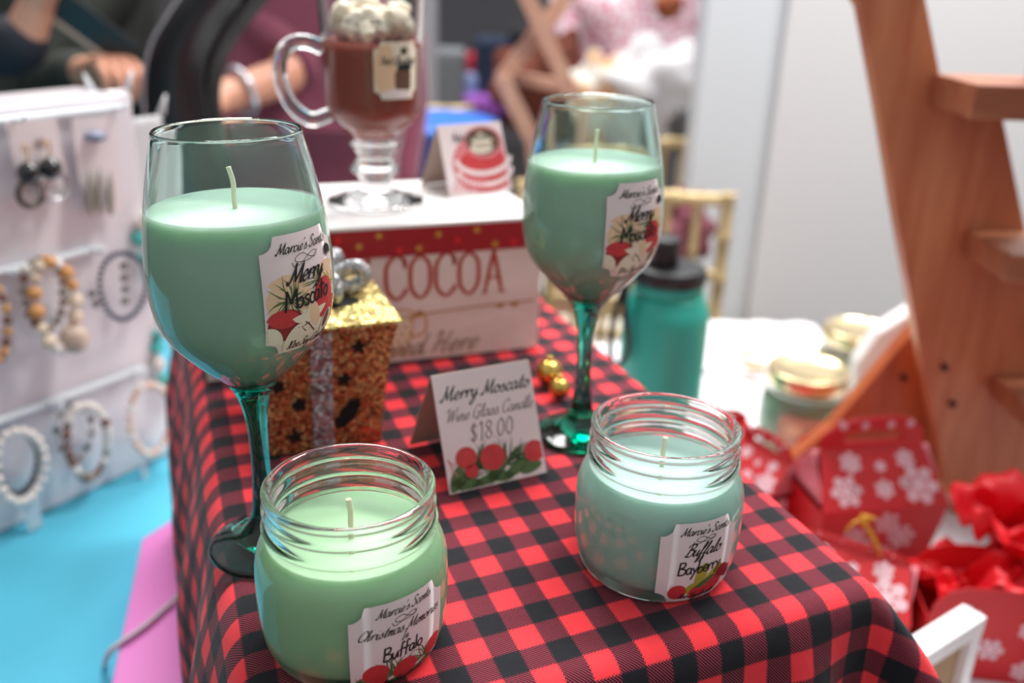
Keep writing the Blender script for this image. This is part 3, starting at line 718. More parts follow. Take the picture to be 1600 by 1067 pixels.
def art_price(mb, fn, w, L):
    ins = lambda x, y: .0004 < x < w - .0004 and .0004 < y < L - .0004; q = .0002; e = .00005
    pen(mb, strokes("Merry Moscato", SCRIPT, w / 2, L - .0145, .0039, .4, 0, True, 1.08), .00108, fn, 1, .6, q)
    pen(mb, strokes("Wine Glass Candle", SCRIPT, w / 2 + .001, L - .0262, .0034, .35, 0, True, 1.0), .00062, fn, 9, .5, q)
    pen(mb, strokes("$18.00", SCRIPT, w / 2, L - .0385, .0048, .15, 0, True, 1.1), .00075, fn, 9, .4, q)
    for cx, cy, R, n_, a in ((.020, .010, .017, 60, 0), (.036, .009, .018, 50, 1), (.010, .006, .012, 40, 2), (.050, .008, .012, 30, 3)):
        needles(mb, fn, ins, cx, cy, R, n_, 4, q + e, 10 + a, 0, pi, .0009)
    for x, y, l, a in [(.004, .004, .007, .3), (.012, .003, .008, 0), (.022, .003, .009, .2), (.031, .004, .008, -.2), (.041, .006, .008, .4), (.006, .009, .006, 1), (.030, .0075, .008, .6), (.050, .005, .007, .2)]:
        patch(mb, fn, ins, x, y, l, .0030, 4, q + 2 * e, rot=a)
    for x, y, r in [(.0125, .0175, .0060), (.0280, .0150, .0072), (.0145, .0100, .0038), (.0535, .0135, .0060)]:
        patch(mb, fn, ins, x, y, r * 1.05, r, 2, q + 3 * e, rings=8, n=30)
    pen(mb, [[(.002, .018), (.004, .012), (.006, .0085)], [(.0015, .0185), (.0055, .014)]], .0006, fn, 10, off=q + 3 * e)
def art_cocoa(mb, fn, w, L):
    ins = lambda x, y: .0004 < x < w - .0004 and .0004 < y < L - .0004; q = .0002; e = .00005
    patch(mb, fn, ins, w * .62, L * .40, .028, .024, 10, q, rings=12, n=40)
    patch(mb, fn, ins, w * .62, L * .33, .025, .017, 2, q + e, rings=10, n=40)
    for k, (cy, hh) in enumerate(((.50, .0040), (.34, .0036))):
        pen(mb, [[(w * .62 + .024 * cos(a), L * cy + .012 * sin(a)) for a in [pi + pi * i / 16 for i in range(17)]]], hh, fn, 0, 0, q + 2 * e)
    patch(mb, fn, ins, w * .66, L * .72, .0175, .0125, 10, q + 3 * e, rings=8, n=30); patch(mb, fn, ins, w * .66, L * .73, .0150, .0105, 8, q + 4 * e, rings=8, n=30)
    patch(mb, fn, ins, w * .64, L * .73, .0090, .0060, 5, q + 5 * e, shape=lambda a: 1 + .18 * sin(5 * a)); patch(mb, fn, ins, w * .62, L * .64, .0100, .0040, 5, q + 5 * e)
    for i in range(7): pen(mb, [[(.003 + i * .004, .003), (.010 + i * .0045, .014)]], .0012, fn, 10, 0, q + 3 * e)
    pen(mb, strokes("Hot Chocolate", SCRIPT, w / 2, L - .0130, .0034, .4, 0, True, .97), .0010, fn, 1, .6, q + 7 * e)
FLAP = mat('card_underside', 'b9a396', .7)
BL = px(703, 773, z=.0012); BR = px(853, 738, z=.0012); u = (BR - BL).normalized()
tent_card(BL, u, .0592, .0585, .0262, 'folded white Merry Moscato price card reading $18.00 with printed red berries', art_price, FLAP)
tent_card(Vector((-.050, .690, .1025)), Vector((cos(.60), sin(.60), 0)), .0565, .0500, .020, 'folded Hot Chocolate card with printed cup, standing on the crate beside the mug', art_cocoa, FLAP)

# mug candle of cocoa wax with a whipped topping
MX = Vector((-.1020, .6640, .1026))
t = thing('mug_candle', MX, 'glass handled mug candle of brown cocoa wax with cream topping on the crate', 'candle')
MO = [(0, .0020), (.0200, .0012), (.0330, .0006), (.0345, .0020), (.0335, .0036), (.0240, .0060), (.0140, .0105), (.0110, .0160), (.0135, .0215), (.0180, .0245), (.0150, .0290), (.0120, .0340), (.0150, .0390), (.0180, .0425), (.0145, .0460), (.0175, .0510), (.0245, .0560), (.0305, .0630), (.0328, .0710), (.0332, .0850), (.0342, .1080), (.0362, .1400), (.0370, .1500), (.0362, .1510)]
MI = [(.0350, .1500), (.0342, .1400), (.0320, .1080), (.0310, .0850), (.0305, .0720), (.0285, .0650), (.0235, .0600), (.0165, .0560), (.0080, .0540), (0, .0535)]
turned(MB(), refine(MO) + refine(MI), 72).build('glass', MUGGLASS, t)
def mdir(phi): return Vector((cos(phi), sin(phi), 0))
hd = mdir(radians(186))
mb = MB().tube(smoothpath([hd * .0335 + Vector((0, 0, .107)), hd * .045 + Vector((0, 0, .1110)), hd * .0565 + Vector((0, 0, .1080)), hd * .0625 + Vector((0, 0, .097)), hd * .0620 + Vector((0, 0, .082)), hd * .0550 + Vector((0, 0, .067)), hd * .043 + Vector((0, 0, .0590)), hd * .0300 + Vector((0, 0, .063))], 8), .0050, 16)
mb.build('handle', MUGGLASS, t)
COCOA = mat('cocoa_wax', 'a34632', .45, sss=.3, rad=.004, var=.06, vscale=50)
turned(MB(), wax_profile(refine(MI), .1135), 72).build('wax', COCOA, t)
mb = MB(); rnd = random.Random(12)
for i in range(46):
    a = rnd.uniform(0, 2 * pi); rr = .0225 * sqrt(rnd.random()); z = .1195 + rnd.uniform(0, .020) * (1 - (rr / .026) ** 2)
    r_ = rnd.uniform(.0055, .0085)
    mb.ball((rr * cos(a), rr * sin(a), z), r_, 14, 10, bump=.5)
mb.build('whipped_topping', mat('cream_wax', 'efe2cb', .5, sss=.4, rad=.005), t)
side = [p for p in refine(MO) if .074 < p[1] < .145]
fn = revolve_map(arc_profile(side), facing(MX) + radians(30), .0960)
hi, ins = ticket(.034, .037, .0050); mb = MB()
paper(mb, fn, .034, .037, .0050, 5, .0003, hi)
patch(mb, fn, ins, -.010, .000, .0075, .019, 6, .00038, rings=8, n=30); patch(mb, fn, ins, .004, -.006, .0075, .0080, 8, .00042, rings=6, shape=lambda a: min(1.1, .9 / max(abs(cos(a)), abs(sin(a)))))
patch(mb, fn, ins, .005, .002, .0065, .0022, 1, .00046); patch(mb, fn, ins, .004, .0125, .004, .0035, 1, .00046, shape=star5); patch(mb, fn, ins, -.001, -.015, .012, .003, 0, .00044)
pen(mb, strokes("Hot Chocolate", SCRIPT, .0, .0040, .0026, .4, 0, True, .9), .0008, fn, 1, .5, .0005)
mb.build('label', INKS, t, recalc=False)

# ================================================================== GLITTER GIFT BOX AND BAUBLES
def glitter(name, c1, c2, rough=.35):
    m = bpy.data.materials.new(name); m.use_nodes = True; nt = m.node_tree; p = nt.nodes['Principled BSDF']
    tc = nt.nodes.new('ShaderNodeTexCoord'); v = nt.nodes.new('ShaderNodeTexVoronoi'); v.inputs['Scale'].default_value = 700
    nt.links.new(tc.outputs['Object'], v.inputs['Vector'])
    r = nt.nodes.new('ShaderNodeValToRGB'); r.color_ramp.elements[0].color = lin(c1); r.color_ramp.elements[1].color = lin(c2)
    sx = nt.nodes.new('ShaderNodeSeparateColor'); nt.links.new(v.outputs['Color'], sx.inputs[0]); nt.links.new(sx.outputs[0], r.inputs[0]); nt.links.new(r.outputs[0], p.inputs['Base Color'])
    p.inputs['Metallic'].default_value = .75; p.inputs['Roughness'].default_value = rough
    # every flake is tilted its own way
    g = nt.nodes.new('ShaderNodeNewGeometry'); vm = nt.nodes.new('ShaderNodeVectorMath'); vm.operation = 'SUBTRACT'; nt.links.new(v.outputs['Color'], vm.inputs[0]); vm.inputs[1].default_value = (.5, .5, .5)
    vs = nt.nodes.new('ShaderNodeVectorMath'); vs.operation = 'SCALE'; vs.inputs['Scale'].default_value = 1.1; nt.links.new(vm.outputs[0], vs.inputs[0])
    va = nt.nodes.new('ShaderNodeVectorMath'); va.operation = 'ADD'; nt.links.new(g.outputs['Normal'], va.inputs[0]); nt.links.new(vs.outputs[0], va.inputs[1])
    vn = nt.nodes.new('ShaderNodeVectorMath'); vn.operation = 'NORMALIZE'; nt.links.new(va.outputs[0], vn.inputs[0]); nt.links.new(vn.outputs[0], p.inputs['Normal'])
    return m
GLITG = glitter('gold_glitter', '8a4f2e', 'd09a68'); GLITL = glitter('pale_gold_glitter', 'b99a4c', 'f0e09a'); GLITS = glitter('silver_glitter', '87807e', 'cfd0d6')
DARK = mat('hole_shade_black', '0d0b0a', .9)  # black for surface patches: the shade inside holes put into a colour
g0 = Vector((-.120, .5110, .0010)); t = thing('gift_box_lantern', g0, 'gold glitter lantern shaped like a wrapped present with silver bow and painted dark star holes', 'ornament', rz=radians(21.5))
GH = .0770
mb = MB()
def sq(h, z): return [(-h, -h, z), (h, -h, z), (h, h, z), (-h, h, z)]
def gw(z): k = z / GH; return .0340 + .0050 * k + .0040 * k ** 3
rings = [sq(gw(GH * i / 10), GH * i / 10) for i in range(11)]
vs = [p for r in rings for p in r]; fs = [(4 * i + j, 4 * i + (j + 1) % 4, 4 * i + 4 + (j + 1) % 4, 4 * i + 4 + j) for i in range(10) for j in range(4)] + [(0, 3, 2, 1), (40, 41, 42, 43)]
mb.add(vs, fs, 0); mb.build('box_body', GLITG, t)
mb = MB(); h = gw(GH) + .0022; mb.box((0, 0, GH + .0012), (2 * h, 2 * h, .0024)); mb.build('lid', GLITL, t, bevel=.0006)
mb = MB(); patch(mb, lambda u, v, off: Vector((u, v, GH + .0024 + off)), lambda x, y: True, .012, -.006, .017, .010, 0, .0004); mb.build('cut_out_shade', DARK, t)
for sgn in (-1, 1):
    mb = MB()
    def side_fn(s2, vert): return None
for face in range(4):
    R_ = Matrix.Rotation(face * pi / 2, 3, 'Z')
    fnl = lambda u, v, off, R_=R_: R_ @ Vector((u, -gw(max(0, v)) - off, v))
    mb = MB(); pen(mb, [[(.0, .001 + (GH - .003) * i / 12) for i in range(13)]], .0120, fnl, 0, 0, .0007); mb.build('ribbon_band', GLITS, t)
    anyw = lambda x, y: True
    for (x, y, r_, rot_, lf) in ((.021, .064, .0052, .3, 0), (.0125, .044, .0050, .1, 0), (-.013, .031, .0046, .5, 2), (-.016, .0105, .0056, .4, 0), (.0145, .0215, .0120, .95, 1), (-.022, .062, .0050, .2, 0), (-.024, .044, .0040, .6, 2)):
        mb = MB(); sh = star5 if lf == 0 else ((lambda a: .8 + .2 * abs(cos(4 * a))) if lf == 1 else (lambda a: .85 + .15 * cos(5 * a)))
        patch(mb, fnl, anyw, x, y, r_, r_ * (.42 if lf == 1 else 1), 0, .0006, rot=rot_, shape=sh, rings=3, n=30); mb.build('cut_out_shade', DARK, t)  # dark shapes laid on the faces, painting the shade of openings
bow = MB()
for k, (a, l, zt) in enumerate(((.1, .020, .011), (pi - .1, .020, .011), (1.6, .014, .018), (-1.4, .016, .009), (2.4, .013, .016), (.8, .014, .017))):
    d = Vector((cos(a), sin(a), 0)); c0 = Vector((.012, .004, GH + .0075))
    pts = [c0, c0 + d * l * .5 + Vector((0, 0, zt * .9)), c0 + d * l + Vector((0, 0, zt)), c0 + d * l * 1.15 + Vector((0, 0, zt * .35)), c0 + d * l * .8 + Vector((0, 0, -.0005)), c0]
    bow.tube(smoothpath(pts, 6), .0032, 10, flat=1.5)
bow.ball((.012, .004, GH + .0085), .0052)
bow.build('bow', GLITS, t)
for i, (x, y, r_, lab) in enumerate(((857, 601, .0092, 'larger shiny gold bauble behind the price card'), (873, 622, .0072, 'smaller shiny gold bauble beside the right wine glass foot'))):
    p = px(x, y, z=.001); t = thing('gold_bauble', (p.x, p.y, .0012), lab, 'bauble', 'gold baubles behind the price card')
    MB().ball((0, 0, r_), r_, 32, 20).build('ball', GOLDM, t); MB().lathe([(.0022, 0), (.0022, .003), (.0014, .0035)], 16, c=(0, 0, 2 * r_ - .0006)).build('cap', GOLDM, t)

# ================================================================== TEAL BOTTLE
b0 = Vector((.172, .985, TZ + .0013)); t = thing('water_bottle', b0, 'teal insulated water bottle with black lid and strap, standing behind the riser', 'bottle')
TEALP = mat('teal_powder_coat', '24a595', .42, bump=.05, bscale=900); BLK = mat('black_plastic', '1c1c20', .4); 
turned(MB(), refine([(0, 0), (.044, 0), (.0478, .003), (.0485, .012), (.0485, .090), (.0485, .150), (.0470, .1640), (.0420, .1760), (.0370, .1830), (0, .1835)], 4)).build('bottle_body', TEALP, t)
MB().lathe([(.0372, .1836), (.0385, .1845), (.0385, .1950), (.0370, .1965)], 64).build('neck_ring', TEALP, t)
lid = MB().lathe([(.036, .1968), (.0405, .1975), (.0410, .2080), (.0385, .2130), (.030, .2155), (.012, .2160)], 64)
lid = lid.build('lid', BLK, t, bevel=.0005)
MB().lathe([(.0165, .2150), (.0175, .2165), (.0175, .2440), (.0160, .2465), (.004, .2470)], 40, c=(-.010, -.004, 0)).build('spout_cap', BLK, lid)
tb = MB().tube(smoothpath([(-.036, -.010, .205), (-.048, -.022, .200), (-.050, -.028, .170), (-.044, -.036, .130), (-.052, -.034, .108), (-.062, -.028, .115), (-.060, -.022, .160), (-.050, -.016, .196), (-.038, -.004, .203)], 8), .0035, 10)
tb.build('strap', BLK, t)

# ================================================================== LIDDED JARS ON THE TABLE
def lidded_jar(loc, label, waxm, lidm, s=1.2, lab=True, group=None):
    t = thing('lidded_jar', loc, label, 'jar', group); t.scale = (s, s, s)
    turned(MB(), [p for p in JO[:22]] + [(.0330, .066)] + [(.0300, .066)] + JI[4:], 64).build('glass_jar', CLEARGLASS, t)
    turned(MB(), wax_profile(refine(JI[4:]), .050), 64).build('wax', waxm, t)
    l = MB().lathe([(.0310, .0620), (.0360, .0622), (.0364, .0640), (.0364, .0740), (.0352, .0758), (.0330, .0762), (.0325, .0750), (.010, .0748)], 64); l.build('lid', lidm, t)
    if lab:
        side = [p for p in refine(JO) if p[1] < .0525 and p[0] > .0305]
        fn = revolve_map(arc_profile(side), facing(Vector(loc)) + .15, .0255); hi, ins = ticket(.050, .034, .004); mb = MB()
        paper(mb, fn, .050, .034, .004, 0, .0004, hi); patch(mb, fn, ins, .004, -.004, .010, .008, 2, .0005); patch(mb, fn, ins, -.010, .004, .008, .006, 6, .0005)
        mb.build('label', [mat('kraft_label', 'c99f88', .7), BLACK_INK, BERRY, DKBERRY, LEAF, CREAM, PEACH], t, recalc=False)
    return t
GOLDL = mat('pale_gold_lid', 'f0dcae', .25, .9)
WAX_SAGE = mat('sage_wax', '9dbda0', .5)
p = px(1247, 697, z=TZ); lidded_jar((.342, .985, TZ + .0013), 'pale green jar with gold lid on the white table behind the gift boxes', WAX_SAGE, GOLDL, 1.27)
lidded_jar((.448, 1.125, TZ + .0013), 'gold lidded jar half hidden behind the other lidded jar', mat('cream_jar_wax', 'd8d0a8', .5), GOLDL, 1.25)

# ================================================================== JEWELLERY STAND
SR = Vector((-.374, .913, 0)); SE = Vector((-.538, -.843, 0)).normalized(); SN = Vector((.843, -.538, 0)).normalized()
ACR = mat('white_acrylic', 'e2dde2', .25, coat=.3); ROD = mat('frosted_rod', 'dfe6ea', .2); CLEAR = glass('clear_plastic', (1, 1, 1), 0, 1.45)
def on_face(x, y, off=0.0):
    d = _F + _R * (x - 800) / FPX - _U * (y - 533.5) / FPX
    k = ((SR + SN * off) - _C).dot(SN) / d.dot(SN); return _C + d * k
ztop = on_face(190, 152).z; SL = .36; SD = .085
t = thing('jewellery_stand', SR + Vector((0, 0, TZ + .0015)), 'tall white jewellery display box with ledges, on the turquoise cloth', 'display stand')
BS = Matrix((SE, -SN, Vector((0, 0, 1)))).transposed(); sh = ztop - TZ
mb = MB(); mb.box(BS @ Vector((SL / 2, SD / 2, sh / 2)), (SL, SD, sh), M=BS); mb.build('board', ACR, t, bevel=.002)
for y0_, y1_, x1_ in ((186, 166, 185), (425, 385, 150), (650, 573, 216)):
    a = on_face(0, y0_); b = on_face(x1_, y1_); z = (a.z + b.z) / 2; u0 = (b - SR).dot(SE)
    base = t.location
    P0 = SR + SE * max(u0, .003) + SN * .006; P1 = SR + SE * SL + SN * .006; P0.z = P1.z = b.z
    rod = MB().tube([P0 - base, P1 - base], .0032, 8).build('ledge_rod', ROD, t)
    for k in range(3):
        q = P0.lerp(P1, (.04, .32, .62)[k]) - base
        MB().tube([q, q + SN * .022 + Vector((0, 0, .002)), q + SN * .026 + Vector((0, 0, .007))], .0016, 6).build('hook', ROD, rod)
def beadloop(name, label, cx, cy, rx, ry, rb, cols, off=.020, n=None, cat='bracelet', group=None, tilt=0.0, squash=1.0, jig=.0, extra=None):
    """ring of beads hanging from a hook in front of the board; radii given in photo pixels, turned into real sizes at its distance"""
    c = on_face(cx, cy, off); W_ = (on_face(cx + rx, cy, off) - on_face(cx - rx, cy, off)).length / 2; H_ = (on_face(cx, cy - ry, off) - on_face(cx, cy + ry, off)).length / 2
    t = thing(name, c - Vector((0, 0, H_)), label, cat, group)
    def P(a):
        u = W_ * sin(a) * (1 - .12 * cos(a)); v = H_ * cos(a)
        return -SE * (u * cos(tilt) + v * sin(tilt)) + Vector((0, 0, H_ - u * sin(tilt) + v * cos(tilt))) + SN * (.004 * sin(2 * a))
    pts = [P(2 * pi * i / 40) for i in range(40)]; L = sum((pts[i] - pts[i - 1]).length for i in range(40))
    MB().tube(pts, .0007, 5, closed=True).build('cord', mat('elastic_cord', '9a9488', .6), t)
    n = n or max(8, int(L / (2.02 * rb))); rnd = random.Random(int(cx * 7 + cy)); protos = {}
    for i in range(n):
        k = cols[i % len(cols)] if not jig else cols[rnd.randrange(len(cols))]; r_ = rb * (1 + jig * rnd.uniform(-.5, .5))
        if k.name not in protos: o = MB().ball((0, 0, 0), rb, 12, 8, bump=.25 if jig else 0).build('bead', k, t); protos[k.name] = o
        else: o = protos[k.name].copy(); COL.objects.link(o); o.parent = t
        o.location = P(2 * pi * i / n); o.scale = (r_ / rb,) * 3; o.rotation_euler = (rnd.random() * 3, rnd.random() * 3, 0)
    if extra: extra(t, P, W_, H_)
    return t
PEARL = mat('pearl_bead', 'ece4dc', .25, coat=.5); NAVY = mat('navy_bead', '24384c', .3); TURQ = mat('turquoise_bead', '4fc0b8', .35); PEACHB = mat('peach_bead', 'e8c6b4', .35)
SHELL = mat('cream_shell_bead', 'e9d6bd', .35, var=.1, vscale=80); AMB = mat('amber_bead', 'd59a5c', .3); BRB = mat('brown_stone_bead', '7b5240', .4, var=.3, vscale=150); GRYB = mat('grey_stone_bead', '9b958c', .35, var=.2, vscale=150); BLKB = mat('black_bead', '17171a', .12, coat=.6); MET = mat('dark_metal_bead', '5b564e', .3, .8)
GBR = 'bracelets hanging on the jewellery stand'
beadloop('bracelet', 'brown wooden bead bracelet cut off by the left edge, middle row of stand', -12, 502, 24, 62, .0042, [AMB, BRB], .018)
def pend(t, P, W_, H_):
    turned(MB(), refine([(0, -.012), (.010, -.010), (.013, 0), (.010, .011), (0, .013)]), 24).build('stone_pendant', mat('beige_agate', 'c9b4a4', .4, var=.2, vscale=80), t, loc=P(pi * .82) + SN * .006)
beadloop('bracelet', 'chunky cream shell and amber bracelet with beige stone pendant, middle row', 88, 478, 30, 70, .0062, [SHELL, SHELL, AMB, PEARL], .026, jig=.5, extra=pend)
beadloop('bracelet', 'brown and grey stone bracelet hanging behind the cream shell one', 70, 460, 30, 55, .0042, [GRYB, BRB, PEARL, BRB], .014, jig=.4)
def knots(t, P, W_, H_):
    for k, (du, dv) in enumerate(((-.2, .55), (-.15, .2), (-.13, -.15), (-.05, -.5), (1.25, .0), (1.15, -.32))):
        MB().ball((0, 0, 0), .0036, 10, 8, bump=.3).build('dark_stone', MET, t, loc=-SE * (-du * W_) * 1 + Vector((0, 0, H_ + dv * H_)) - SN * .004 if du > 1 else SE * (du * W_) + Vector((0, 0, H_ + dv * H_)) - SN * .004)
beadloop('bracelet', 'thin navy bead bracelet with a row of dark stones inside, middle row', 194, 447, 36, 52, .0027, [NAVY], .020, extra=knots)
beadloop('bracelet', 'white pearl bracelet around a dark one, bottom row at the left edge', 33, 728, 36, 56, .0048, [PEARL], .026)
beadloop('bracelet', 'dark navy bracelet inside the white pearl bracelet, bottom row', 28, 722, 31, 50, .0034, [NAVY, MET], .016)
beadloop('bracelet', 'grey, brown and white stone bracelet with gaps, middle of the bottom row', 138, 690, 30, 58, .0043, [GRYB, PEARL, BRB, PEARL], .020, jig=.5, n=26)
beadloop('bracelet', 'dark sparse bead bracelet behind the grey and white one, bottom row', 118, 676, 26, 42, .0036, [MET, GRYB], .012, n=10)
beadloop('bracelet', 'pale peach bead bracelet, bottom row nearest the checked cloth', 237, 655, 31, 54, .0042, [PEACHB, PEACHB, PEARL], .022)
beadloop('bracelet', 'turquoise and white beads hanging at the end of the stand', 236, 392, 13, 52, .0065, [PEARL, TURQ, PEARL], .010, jig=.4)
beadloop('bracelet', 'white and teal bead strand at the end of the stand, low by the plaid cloth', 262, 563, 14, 48, .0065, [PEARL, PEACHB, TURQ], .006, jig=.4)
TAGM = mat('clear_tag', 'c5d3da', .3)
for (x, y, w_, h_, lab) in ((52, 806, .014, .028, 'small clear price tag hanging under the pearl bracelet'), (226, 738, .007, .016, 'tiny clear tag hanging under the peach bracelet')):
    c = on_face(x, y, .022); tg = MB().box(Vector((0, 0, 0)), (w_, .0008, h_), M=BS).build('price_tag', TAGM, loc=c); tag(tg, lab, 'tag')
# earring cards
CARDM = mat('earring_card', 'e0d4d6', .5); BAGM = mat('cellophane', 'dcdde2', .12)
def ecard(x0, y0, x1, y1, x2, y2, x3, y3, label, parts, off=.014):
    q = [on_face(x, y, off) for x, y in ((x0, y0), (x1, y1), (x2, y2), (x3, y3))]; c = (q[2] + q[3]) / 2
    t = thing('earring_card', c, label, 'earrings')
    MB().add([p - c for p in q] + [p - c - SN * .0012 for p in q], [(0, 1, 2, 3), (7, 6, 5, 4), (0, 4, 5, 1), (1, 5, 6, 2), (2, 6, 7, 3), (3, 7, 4, 0)]).build('card', CARDM, t)
    parts(t, c); return t
def pearls(t, c):
    for (x, y, hx, hy, hr, m2) in ((45, 270, 48, 302, 15, MET), (79, 263, 84, 290, 17, SILVER)):
        p = on_face(x, y, .022) - c; MB().ball(p, .0098, 20, 14).build('black_pearl', BLKB, t)
        MB().tube(smoothpath([p + Vector((0, 0, .008)), p + Vector((0, 0, .02)) - SE * .002, p + Vector((0, 0, .024)), p + Vector((0, 0, .018)) + SE * .003], 4), .0008, 6).build('ear_wire', GOLDM, t)
        h = on_face(hx, hy, .021) - c; rr = hr / 1455 * 1.0
        MB().tube([h + SE * rr * sin(a) * 1.1 + Vector((0, 0, rr * 1.1 * cos(a))) for a in [2 * pi * i / 24 for i in range(24)]], .0026, 8, closed=True).build('hoop', m2, t)
    pen_m = MB(); fn = lambda u, v, o_: (on_face(62, 232, .0155) - c) - SE * u + Vector((0, 0, v)) + SN * o_
    pen(pen_m, strokes("m", SCRIPT, 0, 0, .008, .3, 0, True), .0012, fn, 0); pen_m.build('printed_mark', mat('taupe_ink', 'a08c88', .6), t, recalc=False)
ecard(8, 190, 88, 186, 108, 300, 34, 312, 'earrings with black pearls and metal hoops on a card, top row of stand', pearls)
def feathers(t, c):
    for (x, y, tl) in ((140, 300, .05), (156, 296, -.03), (172, 300, .04)):
        a = on_face(x, y - 34, .020) - c; b = on_face(x + tl * 60, y + 38, .020) - c
        mb = MB().tube([a, a.lerp(b, .25), a.lerp(b, .6), a.lerp(b, .9), b], [.0008, .0045, .0055, .004, .0008], 8, flat=.4); mb.build('feather_drop', mat('grey_feather', '8d867c', .7, var=.3, vscale=300), t)
    p = on_face(150, 213, .018) - c; MB().ball(p, .010, 14, 8, sc=(1, 1, .45)).build('blue_print', mat('blue_grey_print', '6d7690', .5), t)
ecard(112, 186, 178, 182, 190, 330, 130, 336, 'earrings with grey feather drops on a card, top row beside the black pearls', feathers, .013)
# folded cellophane bags of cards hung on the far end of the stand
c = SR - SE * .02 + Vector((0, 0, ztop - .16)); 
def sleeve(dx, dn, w_, h_, z, label, m):
    q = c - SE * dx - SN * dn; q.z = z
    mb = MB().grid(lambda u, v: -SE * ((u - .5) * w_) + Vector((0, 0, v * h_)) + SN * (.010 * sin(u * pi) * (1 - .5 * v) + .004 * noise.noise(Vector((u * 3, v * 3, dx * 50)))), 14, 14)
    for s_ in (0, 1): mb.tube([-SE * ((s_ - .5) * w_) + Vector((0, 0, h_)), -SE * ((s_ - .5) * w_ * 1.35) + Vector((0, 0, h_ + .018))], [.004, .0006], 6)
    o = mb.build('card_sleeve', m, loc=q, solid=.0012); tag(o, label, 'plastic sleeve'); return o
sleeve(.012, .030, .046, .150, ztop - .175, 'grey white plastic sleeve with pointed corners at the far end of the stand', mat('white_sleeve', 'c9c9cb', .3))
sleeve(-.006, .050, .040, .050, ztop - .050, 'crumpled clear sleeve peeking over the top corner of the stand', BAGM)

# ================================================================== PINK CLOTH, CORD
PINKC = mat('pink_vinyl', 'ea80cf', .5, var=.03, vscale=9)
q = [px(222, 843, z=TZ + .02), px(300, 792, z=TZ + .02), px(330, 1120, z=TZ + .02), px(168, 1100, z=TZ + .02)]
c = px(240, 960, z=TZ); mb = MB()
mb.add([Vector((p.x - c.x, p.y - c.y, .021)) for p in q] + [Vector((p.x - c.x, p.y - c.y, .0012)) for p in q], [(0, 1, 2, 3), (7, 6, 5, 4), (0, 4, 5, 1), (1, 5, 6, 2), (2, 6, 7, 3), (3, 7, 4, 0)])
tag(mb.build('pink_folder', PINKC, loc=Vector((c.x, c.y, TZ)), bevel=.002), 'flat pink case lying on the turquoise cloth beside the checked riser', 'case')
P = [px(300, 905, z=TZ + .045), px(272, 937, z=TZ + .026), px(230, 975, z=TZ + .0245), px(190, 1003, z=TZ + .0245), px(172, 1018, z=TZ + .020), px(164, 1036, z=TZ + .006), px(160, 1062, z=TZ - .03), px(158, 1090, z=TZ - .08)]
c = Vector(P[0]); tag(MB().tube([p - c for p in smoothpath(P, 6)], .0022, 8).build('power_cord', mat('white_cord', 'cfc4cc', .4), loc=c), 'thin white cord crossing the pink case and the turquoise cloth edge', 'cord')

# ================================================================== BLACK CURVED DISPLAYS
BV = mat('black_satin', '0f1013', .33)
def crescent(name, label, Lp, Rp, Y, bulge, rim=None):
    Lc = smoothpath([px(x, y, Y=Y) for x, y in Lp], 5); Rc = smoothpath([px(x, y, Y=Y) for x, y in Rp], 5); n = min(len(Lc), len(Rc)) - 1
    base = Vector(((Lc[0].x + Rc[0].x) / 2, Y, TZ + .0015)); k = TZ + .0015
    Lc = [Vector((p.x, p.y, max(p.z, k))) - base for p in Lc]; Rc = [Vector((p.x, p.y, max(p.z, k))) - base for p in Rc]
    t = thing(name, base, label, 'display stand')
    def f(u, v):
        i = v * n; a = int(min(i, n - 1)); w = i - a; L = Lc[a].lerp(Lc[a + 1], w); R = Rc[a].lerp(Rc[a + 1], w); p = L.lerp(R, u)
        return p + Vector((0, -bulge * sin(pi * u), 0))
    mb = MB().grid(f, 14, n * 2); b = MB().grid(lambda u, v: f(u, v) + Vector((0, .008, 0)), 14, n * 2)
    mb.build('panel', BV, t, solid=.006)
    if rim: MB().tube([p + Vector((-.002, -.002, 0)) for p in Lc], rim, 8).build('silver_rim', SILVER, t)
    return t
crescent('curved_display', 'large black crescent jewellery display with silver rim behind the stand', [(262, 470), (256, 330), (236, 230), (228, 140), (238, 75), (265, 25), (305, -30), (360, -90)], [(352, 470), (350, 330), (334, 230), (320, 150), (322, 95), (342, 45), (372, 5), (410, -60)], 1.22, .022, .0035)
crescent('curved_display', 'smaller black crescent jewellery display nested behind the large one', [(325, 480), (322, 330), (318, 230), (318, 150), (322, 95), (338, 50), (362, 12), (400, -50)], [(400, 480), (372, 330), (352, 230), (342, 150), (350, 100), (368, 62), (392, 30), (440, -30)], 1.27, .020)

